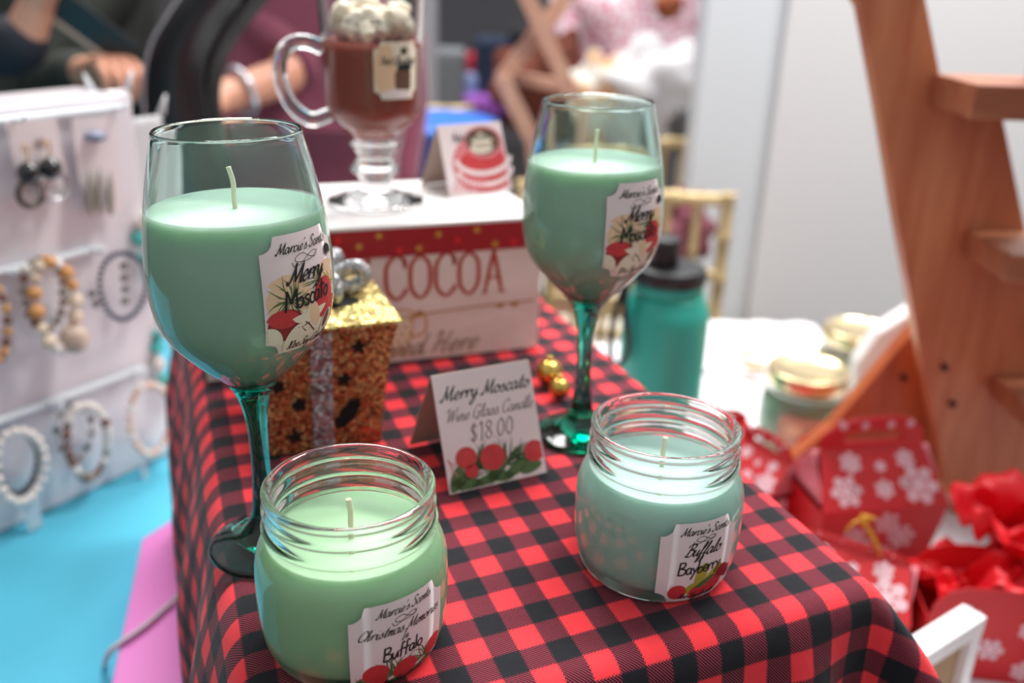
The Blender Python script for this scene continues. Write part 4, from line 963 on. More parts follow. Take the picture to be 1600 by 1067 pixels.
# ================================================================== PEOPLE
SKIN = mat('skin', 'd69a80', .5, sss=.15, rad=.01)
def skinned(name, verts, edges, radii, m, parent, sub=2, root=0):
    me = bpy.data.meshes.new(name); me.from_pydata([tuple(v) for v in verts], edges, []); me.materials.append(m)
    o = bpy.data.objects.new(name, me); COL.objects.link(o); o.parent = parent
    md = o.modifiers.new('skin', 'SKIN'); md.use_smooth_shade = True
    sv = me.skin_vertices[0].data if me.skin_vertices else None
    for i, r in enumerate(radii):
        sv[i].radius = (r, r) if not isinstance(r, tuple) else r
    sv[root].use_root = True
    s_ = o.modifiers.new('sub', 'SUBSURF'); s_.levels = s_.render_levels = sub
    return o
def chain(V, E, R, start, pts, rads):
    k = start
    for p, r in zip(pts, rads): V.append(Vector(p)); R.append(r); E.append((k, len(V) - 1)); k = len(V) - 1
    return k
def person(loc, face, label, top, legs, hairm, elbows, wrists, curl=.6, h=1.52):
    """standing figure; elbows and wrists are given in room coordinates (right arm, left arm)"""
    loc = Vector(loc); t = thing('person', loc, label, 'person')
    f = Vector((cos(face), sin(face), 0)); s = Vector((-f.y, f.x, 0)) * -1; Z = Vector((0, 0, 1)); H = h
    hip = Z * H * .53; waist = Z * H * .62; chest = Z * H * .74; neck = Z * H * .83; head = Z * H * .93
    V = [hip]; R = [(.15, .11)]; E = []
    w_ = chain(V, E, R, 0, [waist, chest], [(.125, .10), (.145, .105)])
    n_ = chain(V, E, R, w_, [neck + Z * .01, head - Z * .05, head + Z * .02, head + Z * .075], [.052, .066, .082, .05])
    chain(V, E, R, n_ - 1, [head + f * .095 - Z * .005], [.012])
    for sg in (1, -1): chain(V, E, R, 0, [hip + s * sg * .085 - Z * .05, Z * H * .28 + s * sg * .09, Z * .05 + s * sg * .09, Z * .03 + s * sg * .1 + f * .14], [.085, .06, .04, .028])
    TV = [hip, ]; TR = [(.170, .134)]; TE = []
    tw = chain(TV, TE, TR, 0, [waist, chest, Z * H * .80], [(.150, .126), (.165, .125), (.115, .09)])
    chain(TV, TE, TR, 0, [hip - Z * .07], [(.168, .132)])
    for sg, el, wr in ((1, elbows[0], wrists[0]), (-1, elbows[1], wrists[1])):
        sh = Z * H * .80 + s * sg * .155; el = Vector(el) - loc; wr = Vector(wr) - loc
        k = chain(V, E, R, w_, [sh, el, wr], [.050, .038, .026])
        d = (wr - el).normalized(); up = Z - d * d.z; up = up.normalized() if up.length > .1 else f; across = d.cross(up).normalized()
        pm = chain(V, E, R, k, [wr + d * .045], [(.034, .020)])
        for j in range(4):
            o_ = across * (j - 1.5) * .018; L = (.062, .074, .070, .054)[j]; b = wr + d * .075 + o_
            cdir = (d * cos(curl) - up * sin(curl)); c2 = (d * cos(curl * 2.2) - up * sin(curl * 2.2))
            chain(V, E, R, pm, [b, b + cdir * L * .5, b + cdir * L * .5 + c2 * L * .5], [.0095, .0085, .0070])
        chain(V, E, R, k, [wr + d * .03 + across * -.032, wr + d * .065 + across * -.045 - up * .012], [.011, .008])
        cuff = el.lerp(wr, .12 if sg > 0 else .85)
        chain(TV, TE, TR, tw - 1, [sh, el, cuff], [.060, .050, .045])
    skinned('body', V, E, R, SKIN, t); skinned('shirt', TV, TE, TR, top, t)
    LV = [hip + Z * .02]; LR = [(.16, .125)]; LE = []
    for sg in (1, -1): chain(LV, LE, LR, 0, [hip + s * sg * .085 - Z * .06, Z * H * .28 + s * sg * .09, Z * .07 + s * sg * .09], [.098, .075, .055])
    skinned('trousers', LV, LE, LR, legs, t)
    hb = MB().ball(head + Z * .035 - f * .018, .098, 20, 14, bump=.2); hb.build('hair', hairm, t)
    eb = MB()
    for sg in (1, -1): eb.ball(head + f * .078 + s * sg * .03 + Z * .01, .011, 10, 8)
    eb.build('eyes', mat('eye_white', 'e8e4e0', .3), t)
    mm = MB().ball(head + f * .082 - Z * .045, .016, 10, 8, sc=(1, 1, .4)); mm.build('mouth', mat('lips', 'b5605c', .5), t)
    return t
DKPANTS = mat('dark_trousers', '23242a', .8); HAIRB = mat('brown_hair', '4a3122', .7)
MAROON = mat('maroon_knit', '7d3a50', .85, var=.1, vscale=40, sheen=.3); OLIVE = mat('olive_jacket', '2a2e27', .85, var=.1, vscale=20); NAVYJ = mat('navy_jacket', '171a26', .8)
e1 = px(470, 112, Y=1.56); w1 = px(352, 152, Y=1.46)
person((px(470, 100, Y=1.66).x, 1.66, FZ), -pi / 2 - .15, 'person in a maroon long top with bare forearm and bracelet, behind the mug candle', MAROON, DKPANTS, HAIRB, (e1, (-.22, 1.84, .02)), (w1, (-.24, 1.74, -.20)))
wb_ = MB(); c = e1.lerp(w1, .80); d = (w1 - e1).normalized(); a_ = d.cross(Vector((0, 0, 1))).normalized(); b_ = d.cross(a_)
tag(MB().tube([(a_ * cos(2 * pi * i / 20) + b_ * sin(2 * pi * i / 20)) * .037 for i in range(20)], .005, 8, closed=True).build('wrist_bracelet', mat('crystal_bracelet', 'dfe0ea', .12, .6), loc=c), 'sparkling silver bracelet worn on the wrist of the maroon person', 'bracelet')
e2 = px(70, 135, Y=1.70); w2 = px(150, 108, Y=1.55)
person((px(95, 60, Y=1.86).x, 1.86, FZ), -pi / 2 + .2, 'person in a dark olive jacket holding a tablet, behind the jewellery stand', OLIVE, DKPANTS, HAIRB, ((-1.30, 1.85, .0), e2), ((-1.28, 1.7, -.12), w2), curl=.9)
person((-1.33, 1.38, FZ), -pi / 2 + .5, 'person in a navy jacket with raised hand at the left edge', NAVYJ, DKPANTS, HAIRB, ((-1.56, 1.42, .02), px(28, 88, Y=1.42)), ((-1.5, 1.25, -.1), px(52, 22, Y=1.42)), curl=.8)
# tablet with a pale case edge
c = px(150, 48, Y=1.50); u = (px(200, 78, Y=1.52) - px(112, 12, Y=1.48)).normalized(); v = Vector((.35, -.2, .9)); v = (v - u * v.dot(u)).normalized(); n_ = u.cross(v)
Mt = Matrix((u, v, n_)).transposed()
t = thing('tablet', c, 'black tablet in a pale case, held up beside the olive jacket', 'tablet')
MB().box((0, 0, 0), (.13, .046, .007), M=Mt).build('tablet_body', BLK, t, bevel=.002); MB().box(Mt @ Vector((0, -.026, .0)), (.14, .007, .012), M=Mt).build('case_edge', mat('pale_case', 'b9a898', .5), t, bevel=.002)

# ================================================================== FAR TABLES, CHAIRS AND WARES
GOLDC = mat('gold_chair_paint', 'cbb282', .35, .25)
def chiavari(loc, rz, label):
    t = thing('chiavari_chair', loc, label, 'chair', 'gold ballroom chairs behind the table', rz=rz)
    w, d, sz, top = .36, .36, .42, .86
    def bamboo(a, b, r=.0105):
        a, b = Vector(a), Vector(b); L = (b - a).length; n = max(2, int(L / .075)); pts = []; rr = []
        for i in range(n):
            for f_, k in ((0, 1.35), (.07, 1.0), (.5, .92), (.93, 1.0)): pts.append(a.lerp(b, (i + f_) / n)); rr.append(r * k)
        pts.append(b); rr.append(r * 1.35); return MB().tube(pts, rr, 8)
    for sx in (-1, 1):
        bamboo((sx * w / 2, -d / 2, 0), (sx * w / 2, -d / 2, sz)).build('leg', GOLDC, t); bamboo((sx * w / 2, d / 2, 0), (sx * w / 2, d / 2 + .02, top), .012).build('leg', GOLDC, t)
    MB().box((0, 0, sz + .01), (w + .03, d + .03, .025)).build('seat', GOLDC, t, bevel=.005)
    MB().box((0, 0, sz + .04), (w, d, .035)).build('seat_cushion', mat('ivory_cushion', 'd8cfc0', .8), t, bevel=.01)
    for z, r_ in ((top - .012, .012), (top - .15, .0095), (top - .215, .0095), (top - .28, .0095)): bamboo((-w / 2, d / 2 + .018 * z / top, z), (w / 2, d / 2 + .018 * z / top, z), r_).build('back_rail', GOLDC, t)
    for i in range(6): x = -w / 2 + w * (i + 1) / 7; bamboo((x, d / 2 + .013, .50), (x, d / 2 + .017, top - .02), .0075).build('spindle', GOLDC, t)
    for z in (.14, .26):
        for sx in (-1, 1): bamboo((sx * w / 2, -d / 2, z), (sx * w / 2, d / 2, z), .008).build('stretcher', GOLDC, t)
        bamboo((-w / 2, -d / 2, z + .02), (w / 2, -d / 2, z + .02), .008).build('stretcher', GOLDC, t)
    return t
def chair_at(x, y, Y, rz, label, side=1):
    """places the chair so that the top of one back post stands at photo pixel (x, y)"""
    p = px(x, y, Y=Y); q = Matrix.Rotation(rz, 3, 'Z') @ Vector((.18 * side, .20, 0))
    return chiavari((p.x - q.x, p.y - q.y, FZ), rz, label)
chair_at(1146, 243, 1.60, radians(172), side=-1, label='gold bamboo style chair with back to the viewer, beside the white partition')
chair_at(1105, 190, 2.20, radians(198), side=-1, label='gold bamboo style chair turned sideways behind the right wine glass')
chair_at(735, 62, 2.6, radians(200), side=-1, label='gold bamboo style chair seen between the mug candle and the wooden easel')
def far_table(name, label, x0, x1, y, z, d, m):
    a = x0; t = thing(name, ((x0 + x1) / 2, y, FZ), label, 'table'); w = x1 - x0
    MB().box((0, 0, z - FZ - .015), (w, d, .03)).build('tabletop', m, t, bevel=.004)
    for sx in (-1, 1):
        for sy in (-1, 1): MB().box((sx * (w / 2 - .04), sy * (d / 2 - .04), (z - FZ - .031) / 2), (.035, .035, z - FZ - .031)).build('leg', SILVER, t)
    return t
a = px(640, 275, Y=1.50)
far_table('side_table', 'dark blue grey table behind the cocoa crate', -.17, .045, 1.62, TZ + .04, .40, mat('slate_cloth', '45566a', .7))
tt = TZ + .04 + .0012
def blob_tray(name, label, cat, c, d, m, bev=.01):
    o = MB().box((0, 0, d[2] / 2), d).build(name, m, loc=c, bevel=bev); tag(o, label, cat); return o
p = px(770, 195, Y=1.60)
blob_tray('paper_stack', 'white sheets lying on the slate table behind the Hot Chocolate card', 'paper', (-.06, 1.545, tt), (.19, .14, .012), WHITE, .002)
o = MB().lathe([(.03, 0), (.06, .006), (.085, .02), (.083, .021), (.058, .009), (.02, .006)], 40).build('plate', mat('white_china', 'f2f2f4', .15), loc=(-.065, 1.715, tt)); tag(o, 'round white plate on the slate table, beyond the white sheets', 'plate')
t = thing('storage_bin', (px(668, 150, Y=2.05).x, 2.05, FZ), 'blue plastic bin standing behind the mug candle', 'bin')
MB().lathe([(.10, 0), (.12, .01), (.145, .88), (.15, .885)], 40).build('bin_body', mat('blue_plastic', '1d56b4', .4), t); MB().lathe([(.155, .886), (.155, .90), (.14, .905)], 40).build('rim', mat('blue_plastic_rim', '2f6fd0', .4), t)
p = px(650, 40, Y=3.0); t = thing('door_panel', (p.x, 3.05, FZ), 'pale grey upright panel behind the mug candle', 'panel'); MB().box((0, 0, .75), (.12, .05, 1.5)).build('upright', mat('grey_panel', 'a9aab0', .6), t, bevel=.004)
# rear market table with coloured wares
far_table('market_table', 'long table of coloured wares at the back of the hall', -.55, 1.05, 3.65, TZ + .02, .6, mat('dark_cloth', '2f2c3a', .8))
zt = TZ + .02 + .0012
FAB = lambda n, c: mat(n, c, .8, var=.15, vscale=25)
wares = [('folded_fabric', 'purple folded fabric on the back table', 'fabric', 770, 120, (.20, .2, .07), 'a45cc4'), ('folded_fabric', 'red bundle on the back table left of the easel', 'fabric', 752, 45, (.12, .14, .2), 'c22136'),
         ('folded_fabric', 'pale blue folded fabric on the back table', 'fabric', 715, 100, (.16, .14, .14), '8fa4cf'), ('folded_fabric', 'navy pile of clothes on the back table', 'fabric', 800, 70, (.26, .16, .26), '22304a'),
         ('storage_box', 'grey box on the back table beside the red bundle', 'box', 700, 55, (.14, .16, .22), '7d8084'), ('folded_fabric', 'maroon bundle on the back table at its left end', 'fabric', 690, 95, (.10, .2, .13), '7a2f45'),
         ('storage_box', 'dark crate at the middle of the back table', 'box', 840, 60, (.20, .2, .30), '1b1b20')]
for nme, lab, cat, x, y, dd, colr in wares:
    p = px(x, y, Y=3.5); blob_tray(nme, lab, cat, (p.x, 3.5 + (x % 7) * .02 - .06, zt), dd, FAB(nme + colr, colr), .02)
# wooden folding easel (crossed legs) with rust coloured cloth behind
t = thing('folding_easel', (px(840, 180, Y=2.1).x, 2.1, FZ), 'pinkish wooden folding stand with crossed legs behind the right wine glass', 'stand')
EW = wood('easel_wood', 'b98a76', 'd0a890', 8, .5, 'Z', 6)
def bar(name, A, B, w_, m, parent, Y):
    a = px(*A, Y=Y) - parent.location; b = px(*B, Y=Y) - parent.location; d = (b - a); L = d.length; d = d.normalized(); s_ = d.cross(Vector((0, 1, 0))).normalized(); M_ = Matrix((s_, Vector((0, 1, 0)), d)).transposed()
    MB().box((a + b) / 2, (w_, .018, L), M=M_).build(name, m, parent, bevel=.002)
bar('slat', (812, -30), (905, 175), .034, EW, t, 2.06); bar('slat', (905, -30), (782, 125), .034, EW, t, 2.09); bar('slat', (782, 120), (830, 215), .034, EW, t, 2.06); bar('slat', (800, 120), (905, 140), .026, EW, t, 2.12)
bar('leg', (830, 210), (905, 760), .034, EW, t, 2.10); bar('leg', (905, 170), (860, 760), .034, EW, t, 2.12)
def cushion(name, label, cat, c, r, sc, m, bump=.5, n=28):
    o = MB().ball((0, 0, 0), r, n, n - 8, sc=sc, bump=bump).build(name, m, loc=c); tag(o, label, cat); return o
def pattern_mat(name, c1, c2, scale):
    m = bpy.data.materials.new(name); m.use_nodes = True; nt = m.node_tree; p = nt.nodes['Principled BSDF']; p.inputs['Roughness'].default_value = .85
    tc = nt.nodes.new('ShaderNodeTexCoord'); v = nt.nodes.new('ShaderNodeTexVoronoi'); v.inputs['Scale'].default_value = scale; v.feature = 'F1'
    r = nt.nodes.new('ShaderNodeValToRGB'); r.color_ramp.elements[0].color = lin(c1); r.color_ramp.elements[1].color = lin(c2); r.color_ramp.elements[0].position = .3; r.color_ramp.elements[1].position = .5
    nt.links.new(tc.outputs['Object'], v.inputs['Vector']); nt.links.new(v.outputs[0], r.inputs[0]); nt.links.new(r.outputs[0], p.inputs['Base Color']); return m
far_table('display_table', 'table holding the white bags and pink patterned cloth behind the right glass', .02, .52, 2.95, TZ + .05, .48, mat('grey_cloth', '6d6a70', .8))
za = TZ + .05
cushion('rust_fabric_bag', 'rust brown fabric bag behind the wooden folding stand', 'bag', (px(850, 125, Y=2.92).x, 2.92, za + .14), .145, (1, .6, 1), mat('rust_fabric', '6e3524', .85, var=.3, vscale=14))
p = px(1010, 70, Y=2.75)
cushion('patterned_shawl', 'pink and white patterned shawl heaped on the far display table', 'shawl', (p.x + .02, 3.02, za + .27), .29, (.95, .42, .95), pattern_mat('pink_paisley', 'd76d8c', 'f0dbe2', 45), .5)
cushion('plush_bag', 'large soft white bag before the pink patterned shawl', 'bag', (px(1020, 120, Y=2.80).x, 2.80, za + .135), .165, (1.1, .7, .82), mat('white_fleece', 'eae8ea', .9), .5)
cushion('plush_bag', 'cream and orange tinted bag left of the large white bag', 'bag', (px(935, 110, Y=2.78).x, 2.78, za + .115), .12, (.8, .6, .98), pattern_mat('cream_orange', 'e9b98a', 'efe6dc', 12), .4)
cushion('grey_pouch', 'dark grey pouch at the end of the far display table by the partition', 'bag', (px(1105, 150, Y=2.76).x - .03, 2.76, za + .075), .095, (1, .8, .8), FAB('grey_pouch_cloth', '77787a'), .4)
cushion('orange_ornament', 'small orange brown ornament on top of the pink shawl', 'ornament', (px(1045, 8, Y=2.55).x, 2.55, px(1045, 8, Y=2.55).z), .035, (1, 1, 1), FAB('orange_cloth', 'a85a38'), .2)
cushion('maroon_scarf', 'maroon scarf hanging over the gold chair beside the teal bottle', 'scarf', (px(1062, 372, Y=1.80).x, 1.80, px(1062, 372, Y=1.80).z), .062, (.9, .6, 1.3), FAB('maroon_scarf_cloth', '7d4450'), .7)

# ================================================================== LADDER SHELF AT THE RIGHT
LW = wood('orange_pine', 'b0603c', 'cf8a60', 5, .42, 'Z', 9); LW2 = wood('red_pine', 'a3502c', 'b96238', 5, .42, 'Z', 9); LW3 = wood('tread_pine', '935338', 'b47450', 6, .45, 'X', 8)
YL = .835
t = thing('ladder_shelf', (.50, YL, TZ + .0013), 'orange wooden folding ladder shelf with small treads at the right', 'shelf')
def flatpoly(name, P, Y, th, m, parent, bevel=.0015):
    Q = [px(x, y, Y=Y) - parent.location for x, y in P]; Q = [Vector((p.x, 0, max(p.z, 0))) for p in Q]
    mb = MB(); k = len(Q); y = Y - parent.location.y
    mb.add([Vector((p.x, y, p.z)) for p in Q] + [Vector((p.x, y + th, p.z)) for p in Q], [tuple(range(k)), tuple(range(k, 2 * k))[::-1]] + [(i, (i + 1) % k, k + (i + 1) % k, k + i) for i in range(k)])
    return mb.build(name, m, parent, bevel=bevel)
flatpoly('side_board', [(1328, -60), (1332, -10), (1345, 12), (1372, 160), (1400, 330), (1440, 560), (1484, 826), (1720, 860), (1650, 560), (1602, 354), (1564, 165), (1474, 140), (1447, 0), (1430, -60)], YL, .020, LW, t)
flatpoly('rear_leg', [(1180, 806), (1300, 668), (1442, 500), (1540, 545), (1500, 700), (1486, 806)], YL + .045, .020, LW2, t)
_sb = [o for o in t.children if o.name.startswith('side_board')][0].copy(); COL.objects.link(_sb); _sb.location = (.222, 0, 0)
def tread(x0, y0, x1, y1, hpx, th):
    a = px(x0, y0, Y=YL - .012) - t.location; b = px(x1, y1, Y=YL - .012) - t.location; h_ = hpx / 1455 * .97
    MB().box((0, 0, 0), (.22, .085, h_)).build('tread', LW3, t, loc=(a.x + .11, -.020 - .0425 + .018, a.z - h_ / 2), bevel=.0015)
tread(1466, 116, 1600, 120, 40, .02); tread(1518, 362, 1600, 380, 36, .02); tread(1558, 592, 1600, 600, 30, .02)
for x, y, Y in ((1411, 589, YL + .044), (1475, 573, YL - .001), (1435, 674, YL + .044), (1487, 630, YL - .001)):
    c = px(x, y, Y=Y) - t.location; o = MB().lathe([(.0001, 0), (.0032, 0), (.0032, .004)], 16).build('screw_hole_shade', DARK, t, loc=c); o.rotation_euler = (pi / 2, 0, 0)  # solid dark disc, the shade of a hole put into its colour
a = px(1466, 116, Y=YL - .012); jz = a.z + .0012
t = thing('shelf_jar', (a.x + .082, YL - .052, jz), 'reddish brown jar candle standing on the top tread of the ladder', 'jar')
turned(MB(), refine([(0, 0), (.022, 0), (.0262, .004), (.0265, .040), (.0250, .048), (.0215, .052), (.0215, .062)], 3) + [(.0195, .062), (.0195, .052), (.0225, .046), (.0240, .038), (.0238, .006), (0, .004)], 48).build('glass_jar', MUGGLASS, t)
turned(MB(), [(0, .0035), (.0239, .0055), (.0242, .038), (.0226, .0455), (0, .0455)], 48).build('wax', mat('rosewood_wax', '9c5a4a', .5), t)
MB().lathe([(.0225, .0535), (.0240, .054), (.0240, .066), (.022, .067)], 40).build('lid', mat('silver_lid', 'd0d0d4', .25, .9), t)
# white pouch behind the ladder
c = px(1395, 560, Y=1.02)
t = MB().prism([(-.03, -.07), (.05, -.07), (.06, .035), (.035, .075), (-.025, .03), (-.040, .0)], .03, Matrix.Translation((0, .015, 0)) @ Matrix.Rotation(pi / 2, 4, 'X')).build('white_gift_bag', WHITE, loc=(c.x + .01, 1.02, TZ + .0715), bevel=.004)
c2 = px(1392, 520, Y=1.02); t.location = (c2.x + .012, 1.02, TZ + .0715); t.scale = (1.25, 1, (c2.z - TZ + .03) / .11 * .92); t.location.z = TZ + .0015 + .07 * t.scale.z
tag(t, 'white paper bag standing behind the ladder shelf', 'bag')

# ================================================================== RED GIFT BOXES
REDC = mat('red_gift_card', 'c4161e', .45); SNOW = mat('snowflake_print', 'e6c4cc', .5); INNER = mat('pink_card_inside', 'd87c86', .6)
def snowflake(mb, fn, cx, cy, r, mi, off, rot=0, fat=1.0):
    for k in range(6):
        a = rot + k * pi / 3; ca, sa = cos(a), sin(a)
        pen(mb, [[(cx, cy), (cx + r * ca, cy + r * sa)]], r * .20 * fat, fn, mi, 0, off + .00002 * k)
        for f_, l in ((.45, .38), (.72, .30)):
            bx, by = cx + r * f_ * ca, cy + r * f_ * sa
            for sg in (-1, 1):
                aa = a + sg * .9; pen(mb, [[(bx, by), (bx + r * l * cos(aa), by + r * l * sin(aa))]], r * .16 * fat, fn, mi, 0, off + .0001)
def gable_box(loc, rz, label, w, d, h, rise, grip, seed, flap=.0):
    """carton with sloping lid panels that meet in an upright slotted grip"""
    t = thing('gable_gift_box', loc, label, 'gift box', 'red snowflake gift boxes on the white table', rz=rz)
    hw, hd = w / 2, d / 2; hb, hdb = hw * .86, hd * .86; e = .003
    V = [(-hb, -hdb, 0), (hb, -hdb, 0), (hb, hdb, 0), (-hb, hdb, 0), (-hw, -hd, h), (hw, -hd, h), (hw, hd, h), (-hw, hd, h)]
    mb = MB().add(V, [(0, 3, 2, 1), (0, 1, 5, 4), (1, 2, 6, 5), (2, 3, 7, 6), (3, 0, 4, 7)])
    rnd = random.Random(seed)
    def face(o, x, y):
        o, x, y = Vector(o), Vector(x), Vector(y); n = x.cross(y).normalized(); return lambda u, v, off: o + x * u + y * v + n * off
    f1 = face(V[0], Vector((1, 0, 0)), (Vector(V[4]) - Vector(V[0])).normalized()); f2 = face(V[1], Vector((0, 1, 0)), (Vector(V[5]) - Vector(V[1])).normalized())
    for k in range(5): snowflake(mb, f1, w * rnd.uniform(.12, .75), h * rnd.uniform(.2, .85), w * rnd.uniform(.07, .13), 1, .0004, rnd.random())
    for k in range(4): snowflake(mb, f2, d * rnd.uniform(.12, .7), h * rnd.uniform(.2, .85), w * rnd.uniform(.08, .15), 1, .0004, rnd.random())
    mb.build('carton', [REDC, SNOW], t, recalc=False)
    tz = h + rise
    for sg in (-1, 1):
        mb = MB(); A = [(-hw, sg * hd, h), (hw, sg * hd, h), (hw * .82, sg * .0012, tz), (-hw * .82, sg * .0012, tz)]
        mb.add(A, [(0, 1, 2, 3)])
        if sg < 0:
            fs_ = face(A[0], Vector((1, 0, 0)), (Vector(A[3]) - Vector((-hw, -hd, h)) - Vector((hw * .18, 0, 0))).normalized()); Ls = sqrt(hd * hd + rise * rise)
            for (fx, fy, fr) in ((.22, .30, .12), (.52, .30, .075), (.80, .34, .15), (.30, .74, .085), (.74, .76, .075), (.53, .66, .045)): snowflake(mb, fs_, w * fx, Ls * fy, w * fr, 1, .0005, fx * 5, 1.25)
        mb.build('lid_panel', [REDC, SNOW], t, recalc=False, solid=.0008)
        # folded end flap: a curved pink-backed gusset
        mb = MB(); mb.grid(lambda u, v: Vector((sg * (hw - (hw * .18) * v * (1 - abs(2 * u - 1)) - .004 + flap * sin(pi * u) * v), (2 * u - 1) * hd * (1 - v), h + rise * v * .98 + .0001)), 12, 10)
        mb.build('end_flap', INNER, t, solid=.0008)
        # grip plate with slot
        mb = MB(); y = sg * .0016; gw_ = hw * .82; arch = [(-gw_, 0), (-gw_ * .96, grip * .45), (-gw_ * .7, grip * .80), (-gw_ * .3, grip * .98), (gw_ * .3, grip), (gw_ * .75, grip * .86), (gw_ * .97, grip * .5), (gw_, 0)]
        sl = [(-gw_ * .55, grip * .18), (-gw_ * .58, grip * .40), (-gw_ * .5, grip * .52), (-gw_ * .2, grip * .56), (gw_ * .2, grip * .56), (gw_ * .5, grip * .52), (gw_ * .58, grip * .40), (gw_ * .55, grip * .18)]
        k = len(arch); vs = [Vector((a, y, tz + b)) for a, b in arch] + [Vector((a, y, tz + b)) for a, b in sl]
        mb.add(vs, [(i, i + 1, k + i + 1, k + i) for i in range(k - 1)] + [(k - 1, 0, k, 2 * k - 1)])
        fg = lambda u, v, off, y=y, sg=sg: Vector((u, y + sg * off, tz + v))
        for fx in (-.62, -.2, .3, .68): snowflake(mb, fg, gw_ * fx, grip * .76, grip * .13, 1, .0006, fx)
        mb.build('grip', [REDC, SNOW], t, recalc=False, solid=.0008)
    return t
gable_box((.338, .775, TZ + .0015), radians(10), 'largest red snowflake gift box with slotted handle, before the ladder shelf', .125, .085, .066, .042, .030, 3)
gable_box((.288, .655, TZ + .0015), radians(-28), 'red snowflake gift box with gold tie, half hidden by the cloth corner', .110, .080, .045, .030, .006, 8)
gable_box((.254, .815, TZ + .0015), radians(-60), 'red snowflake gift box with open handle beside the lidded jar', .080, .065, .048, .030, .020, 5)
gable_box((.212, .855, TZ + .0015), radians(20), 'red snowflake gift box nearest the teal bottle, mostly behind the riser', .085, .070, .050, .034, .016, 11)
# gold tie on the front box
a = px(1351, 812, Y=.70); c = Vector((a.x, .66, a.z)); a = px(1351, 812, Y=.655)
GT = mat('gold_cord', 'c98f2e', .35, .4)
mb = MB(); P = [px(1348, 814, Y=.655), px(1362, 835, Y=.650), px(1378, 870, Y=.645), px(1394, 915, Y=.640)]
mb.tube([p - a for p in smoothpath(P, 5)], .0030, 8, flat=.5); mb.ball((0, 0, 0), .0048, 12, 8, bump=.6)
mb.tube([p - a for p in smoothpath([px(1350, 813, Y=.655), px(1335, 816, Y=.652), px(1322, 830, Y=.650)], 5)], .0013, 6)
mb.tube([p - a for p in smoothpath([px(1350, 813, Y=.655), px(1360, 808, Y=.652), px(1368, 812, Y=.650)], 5)], .0013, 6)
tag(mb.build('gold_tie', GT, loc=a), 'gold cord tie hanging down over the red gift box at the cloth corner', 'ribbon')
p = px(1470, 775, z=TZ); mb = MB().add([(-.02, 0, 0), (.02, -.008, 0), (.012, .02, .030), (-.02, .0, .0015), (.02, -.008, .0015), (.014, .022, .032)], [(0, 1, 2), (5, 4, 3), (0, 3, 4, 1), (1, 4, 5, 2), (2, 5, 3, 0)])
tag(mb.build('gold_box_corner', mat('pale_gold_card', 'e8dc9a', .4), loc=(p.x, p.y, TZ + .0013)), 'folded pale gold card piece between gift boxes and ladder', 'card')

# gift bag with tissue paper
TISS = mat('red_tissue', 'e01424', .42, var=.12, vscale=60, sss=.0)
_p = TISS.node_tree.nodes['Principled BSDF']; _p.inputs['Transmission Weight'].default_value = 0.0
def gift_bag(loc, rz, label, w, d, h, seed, tissue=True):
    t = thing('gift_bag', loc, label, 'gift bag', rz=rz); hw, hd = w / 2, d / 2
    mb = MB(); V = [(-hw, -hd, 0), (hw, -hd, 0), (hw, hd, 0), (-hw, hd, 0)]; T = []
    # front and back panels end in a rounded flap
    for sy in (-1, 1):
        P = [(-hw, 0), (hw, 0), (hw, h * .62), (hw * .96, h * .78), (hw * .8, h * .91), (hw * .5, h * .985), (0, h), (-hw * .5, h * .985), (-hw * .8, h * .91), (-hw * .96, h * .78), (-hw, h * .62)]
        mb.add([Vector((a, sy * hd, b)) for a, b in P], [tuple(range(len(P)))])
    for sx in (-1, 1): mb.add([(sx * hw, -hd, 0), (sx * hw, hd, 0), (sx * hw, hd, h * .62), (sx * hw, -hd, h * .62)], [(0, 1, 2, 3)])
    mb.add([(a, b, 0) for a, b, _ in V], [(0, 1, 2, 3)])
    fn = lambda u, v, off: Vector((u, -hd - off, v)); rnd = random.Random(seed)
    for (fx, fy, fr) in ((-.45, .66, .24), (.50, .60, .17), (.0, .35, .20), (-.6, .2, .15), (.55, .15, .18)): snowflake(mb, fn, hw * fx, h * fy, w * fr * .5, 1, .0009, fx)
    mb.build('bag_body', [REDC, SNOW], t, recalc=False, solid=.0010)
    if tissue:
        for k, (cx, cy, R, hh, ln) in enumerate(((.01, .01, w * .72, h * .40, .25), (.045, .045, w * .75, h * .85, .1))):
            def f(u, v):
                a = 2 * pi * u; r = R * (.15 + .85 * v) * (1 + .16 * sin(3 * a + k) + .05 * sin(7 * a + 2 * k)); z = h * .55 + hh * v ** .8 + .035 * noise.noise(Vector((cos(a) * 3 * v, sin(a) * 3 * v, k * 7))) + .006 * noise.noise(Vector((cos(a) * 9 * v, sin(a) * 9 * v, k * 5 + 2))) * v
                w2 = .8 if abs(cos(a)) > .7 else 1.0
                return Vector((cx + r * cos(a) * .85, cy + r * sin(a) * .55 + .02 * noise.noise(Vector((a, v * 3, k))), z + ln * r * cos(a)))
            MB().grid(f, 90, 26).build('tissue_paper', TISS, t, solid=.0005, merge=True)
    return t
gift_bag((.385, .620, TZ + .0015), radians(-8), 'red snowflake gift bag stuffed with crumpled red tissue at the right edge', .100, .06, .085, 2)
gift_bag((.470, .560, TZ + .0015), radians(-20), 'second red gift bag cut by the right edge near the white frame', .080, .05, .085, 9, tissue=False)

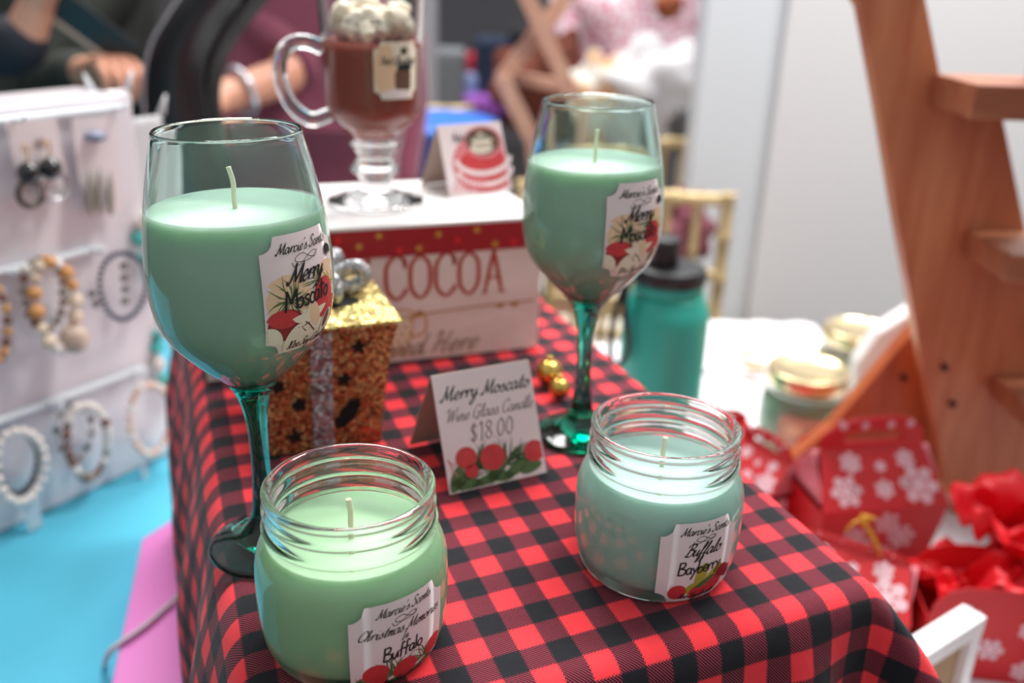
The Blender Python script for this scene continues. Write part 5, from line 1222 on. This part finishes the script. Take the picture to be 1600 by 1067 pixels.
# white picture frame
Pc = px(1524, 953, Y=.54); t = thing('picture_frame', (Pc.x, Pc.y, TZ + .0015), 'white picture frame with kraft backing standing beside the cloth corner', 'frame')
fu = (px(1437, 1008, z=Pc.z) - Pc).normalized(); fh = Pc.z - TZ - .0015; fv = Vector((0, 0, 1)); fnn = fu.cross(fv).normalized(); Bf = Matrix((fu, fnn, fv)).transposed(); fw = .135; bw = .0135
FRW = mat('white_frame_paint', 'efeeee', .4)
for nme, c_, d_ in (('top_rail', (fw / 2, 0, fh - bw / 2), (fw, .018, bw)), ('bottom_rail', (fw / 2, 0, bw / 2), (fw, .018, bw)), ('side_rail', (bw / 2, 0, fh / 2), (bw, .0175, fh - 2 * bw)), ('side_rail', (fw - bw / 2, 0, fh / 2), (bw, .0175, fh - 2 * bw))):
    MB().box(Bf @ Vector(c_), d_, M=Bf).build(nme, FRW, t, bevel=.0008)
MB().box(Bf @ Vector((fw / 2, 0, fh / 2)), (fw - 2 * bw, .006, fh - 2 * bw), M=Bf).build('backing_board', mat('kraft_board', 'a98a68', .8), t)

# crumpled white runner with gold print beyond the bottle
p = px(1150, 560, z=TZ)
o = MB().grid(lambda u, v: Vector(((u - .5) * .26, (v - .5) * .20, .003 + .012 * abs(noise.noise(Vector((u * 5, v * 4, 3)))) + .010 * (1 - abs(2 * v - 1)) * abs(noise.noise(Vector((u * 2, v * 2, 8)))))), 40, 30).build('napkin', pattern_mat('white_gold_print', 'f1eff0', 'ecebec', 30), loc=(p.x + .02, p.y + .04, TZ + .001), solid=.0008)
tag(o, 'crumpled white napkin on the white table behind the teal bottle', 'napkin')
for k, (x, y, r_) in enumerate(((1165, 560, .014), (1178, 582, .018))):
    q = px(x, y, z=TZ + .012); mb = MB(); fnp = lambda u, v, off: Vector((u, v, off)); snowflake(mb, fnp, 0, 0, r_, 0, .0005, k, 1.3)
    o = mb.build('gold_snowflake', mat('gold_foil', 'cfa070', .4, .3), loc=(q.x, q.y, TZ + .021), solid=.0008); tag(o, ('gold paper snowflake lying on the napkin, the farther one', 'gold paper snowflake lying on the napkin, the nearer larger one')[k], 'snowflake')
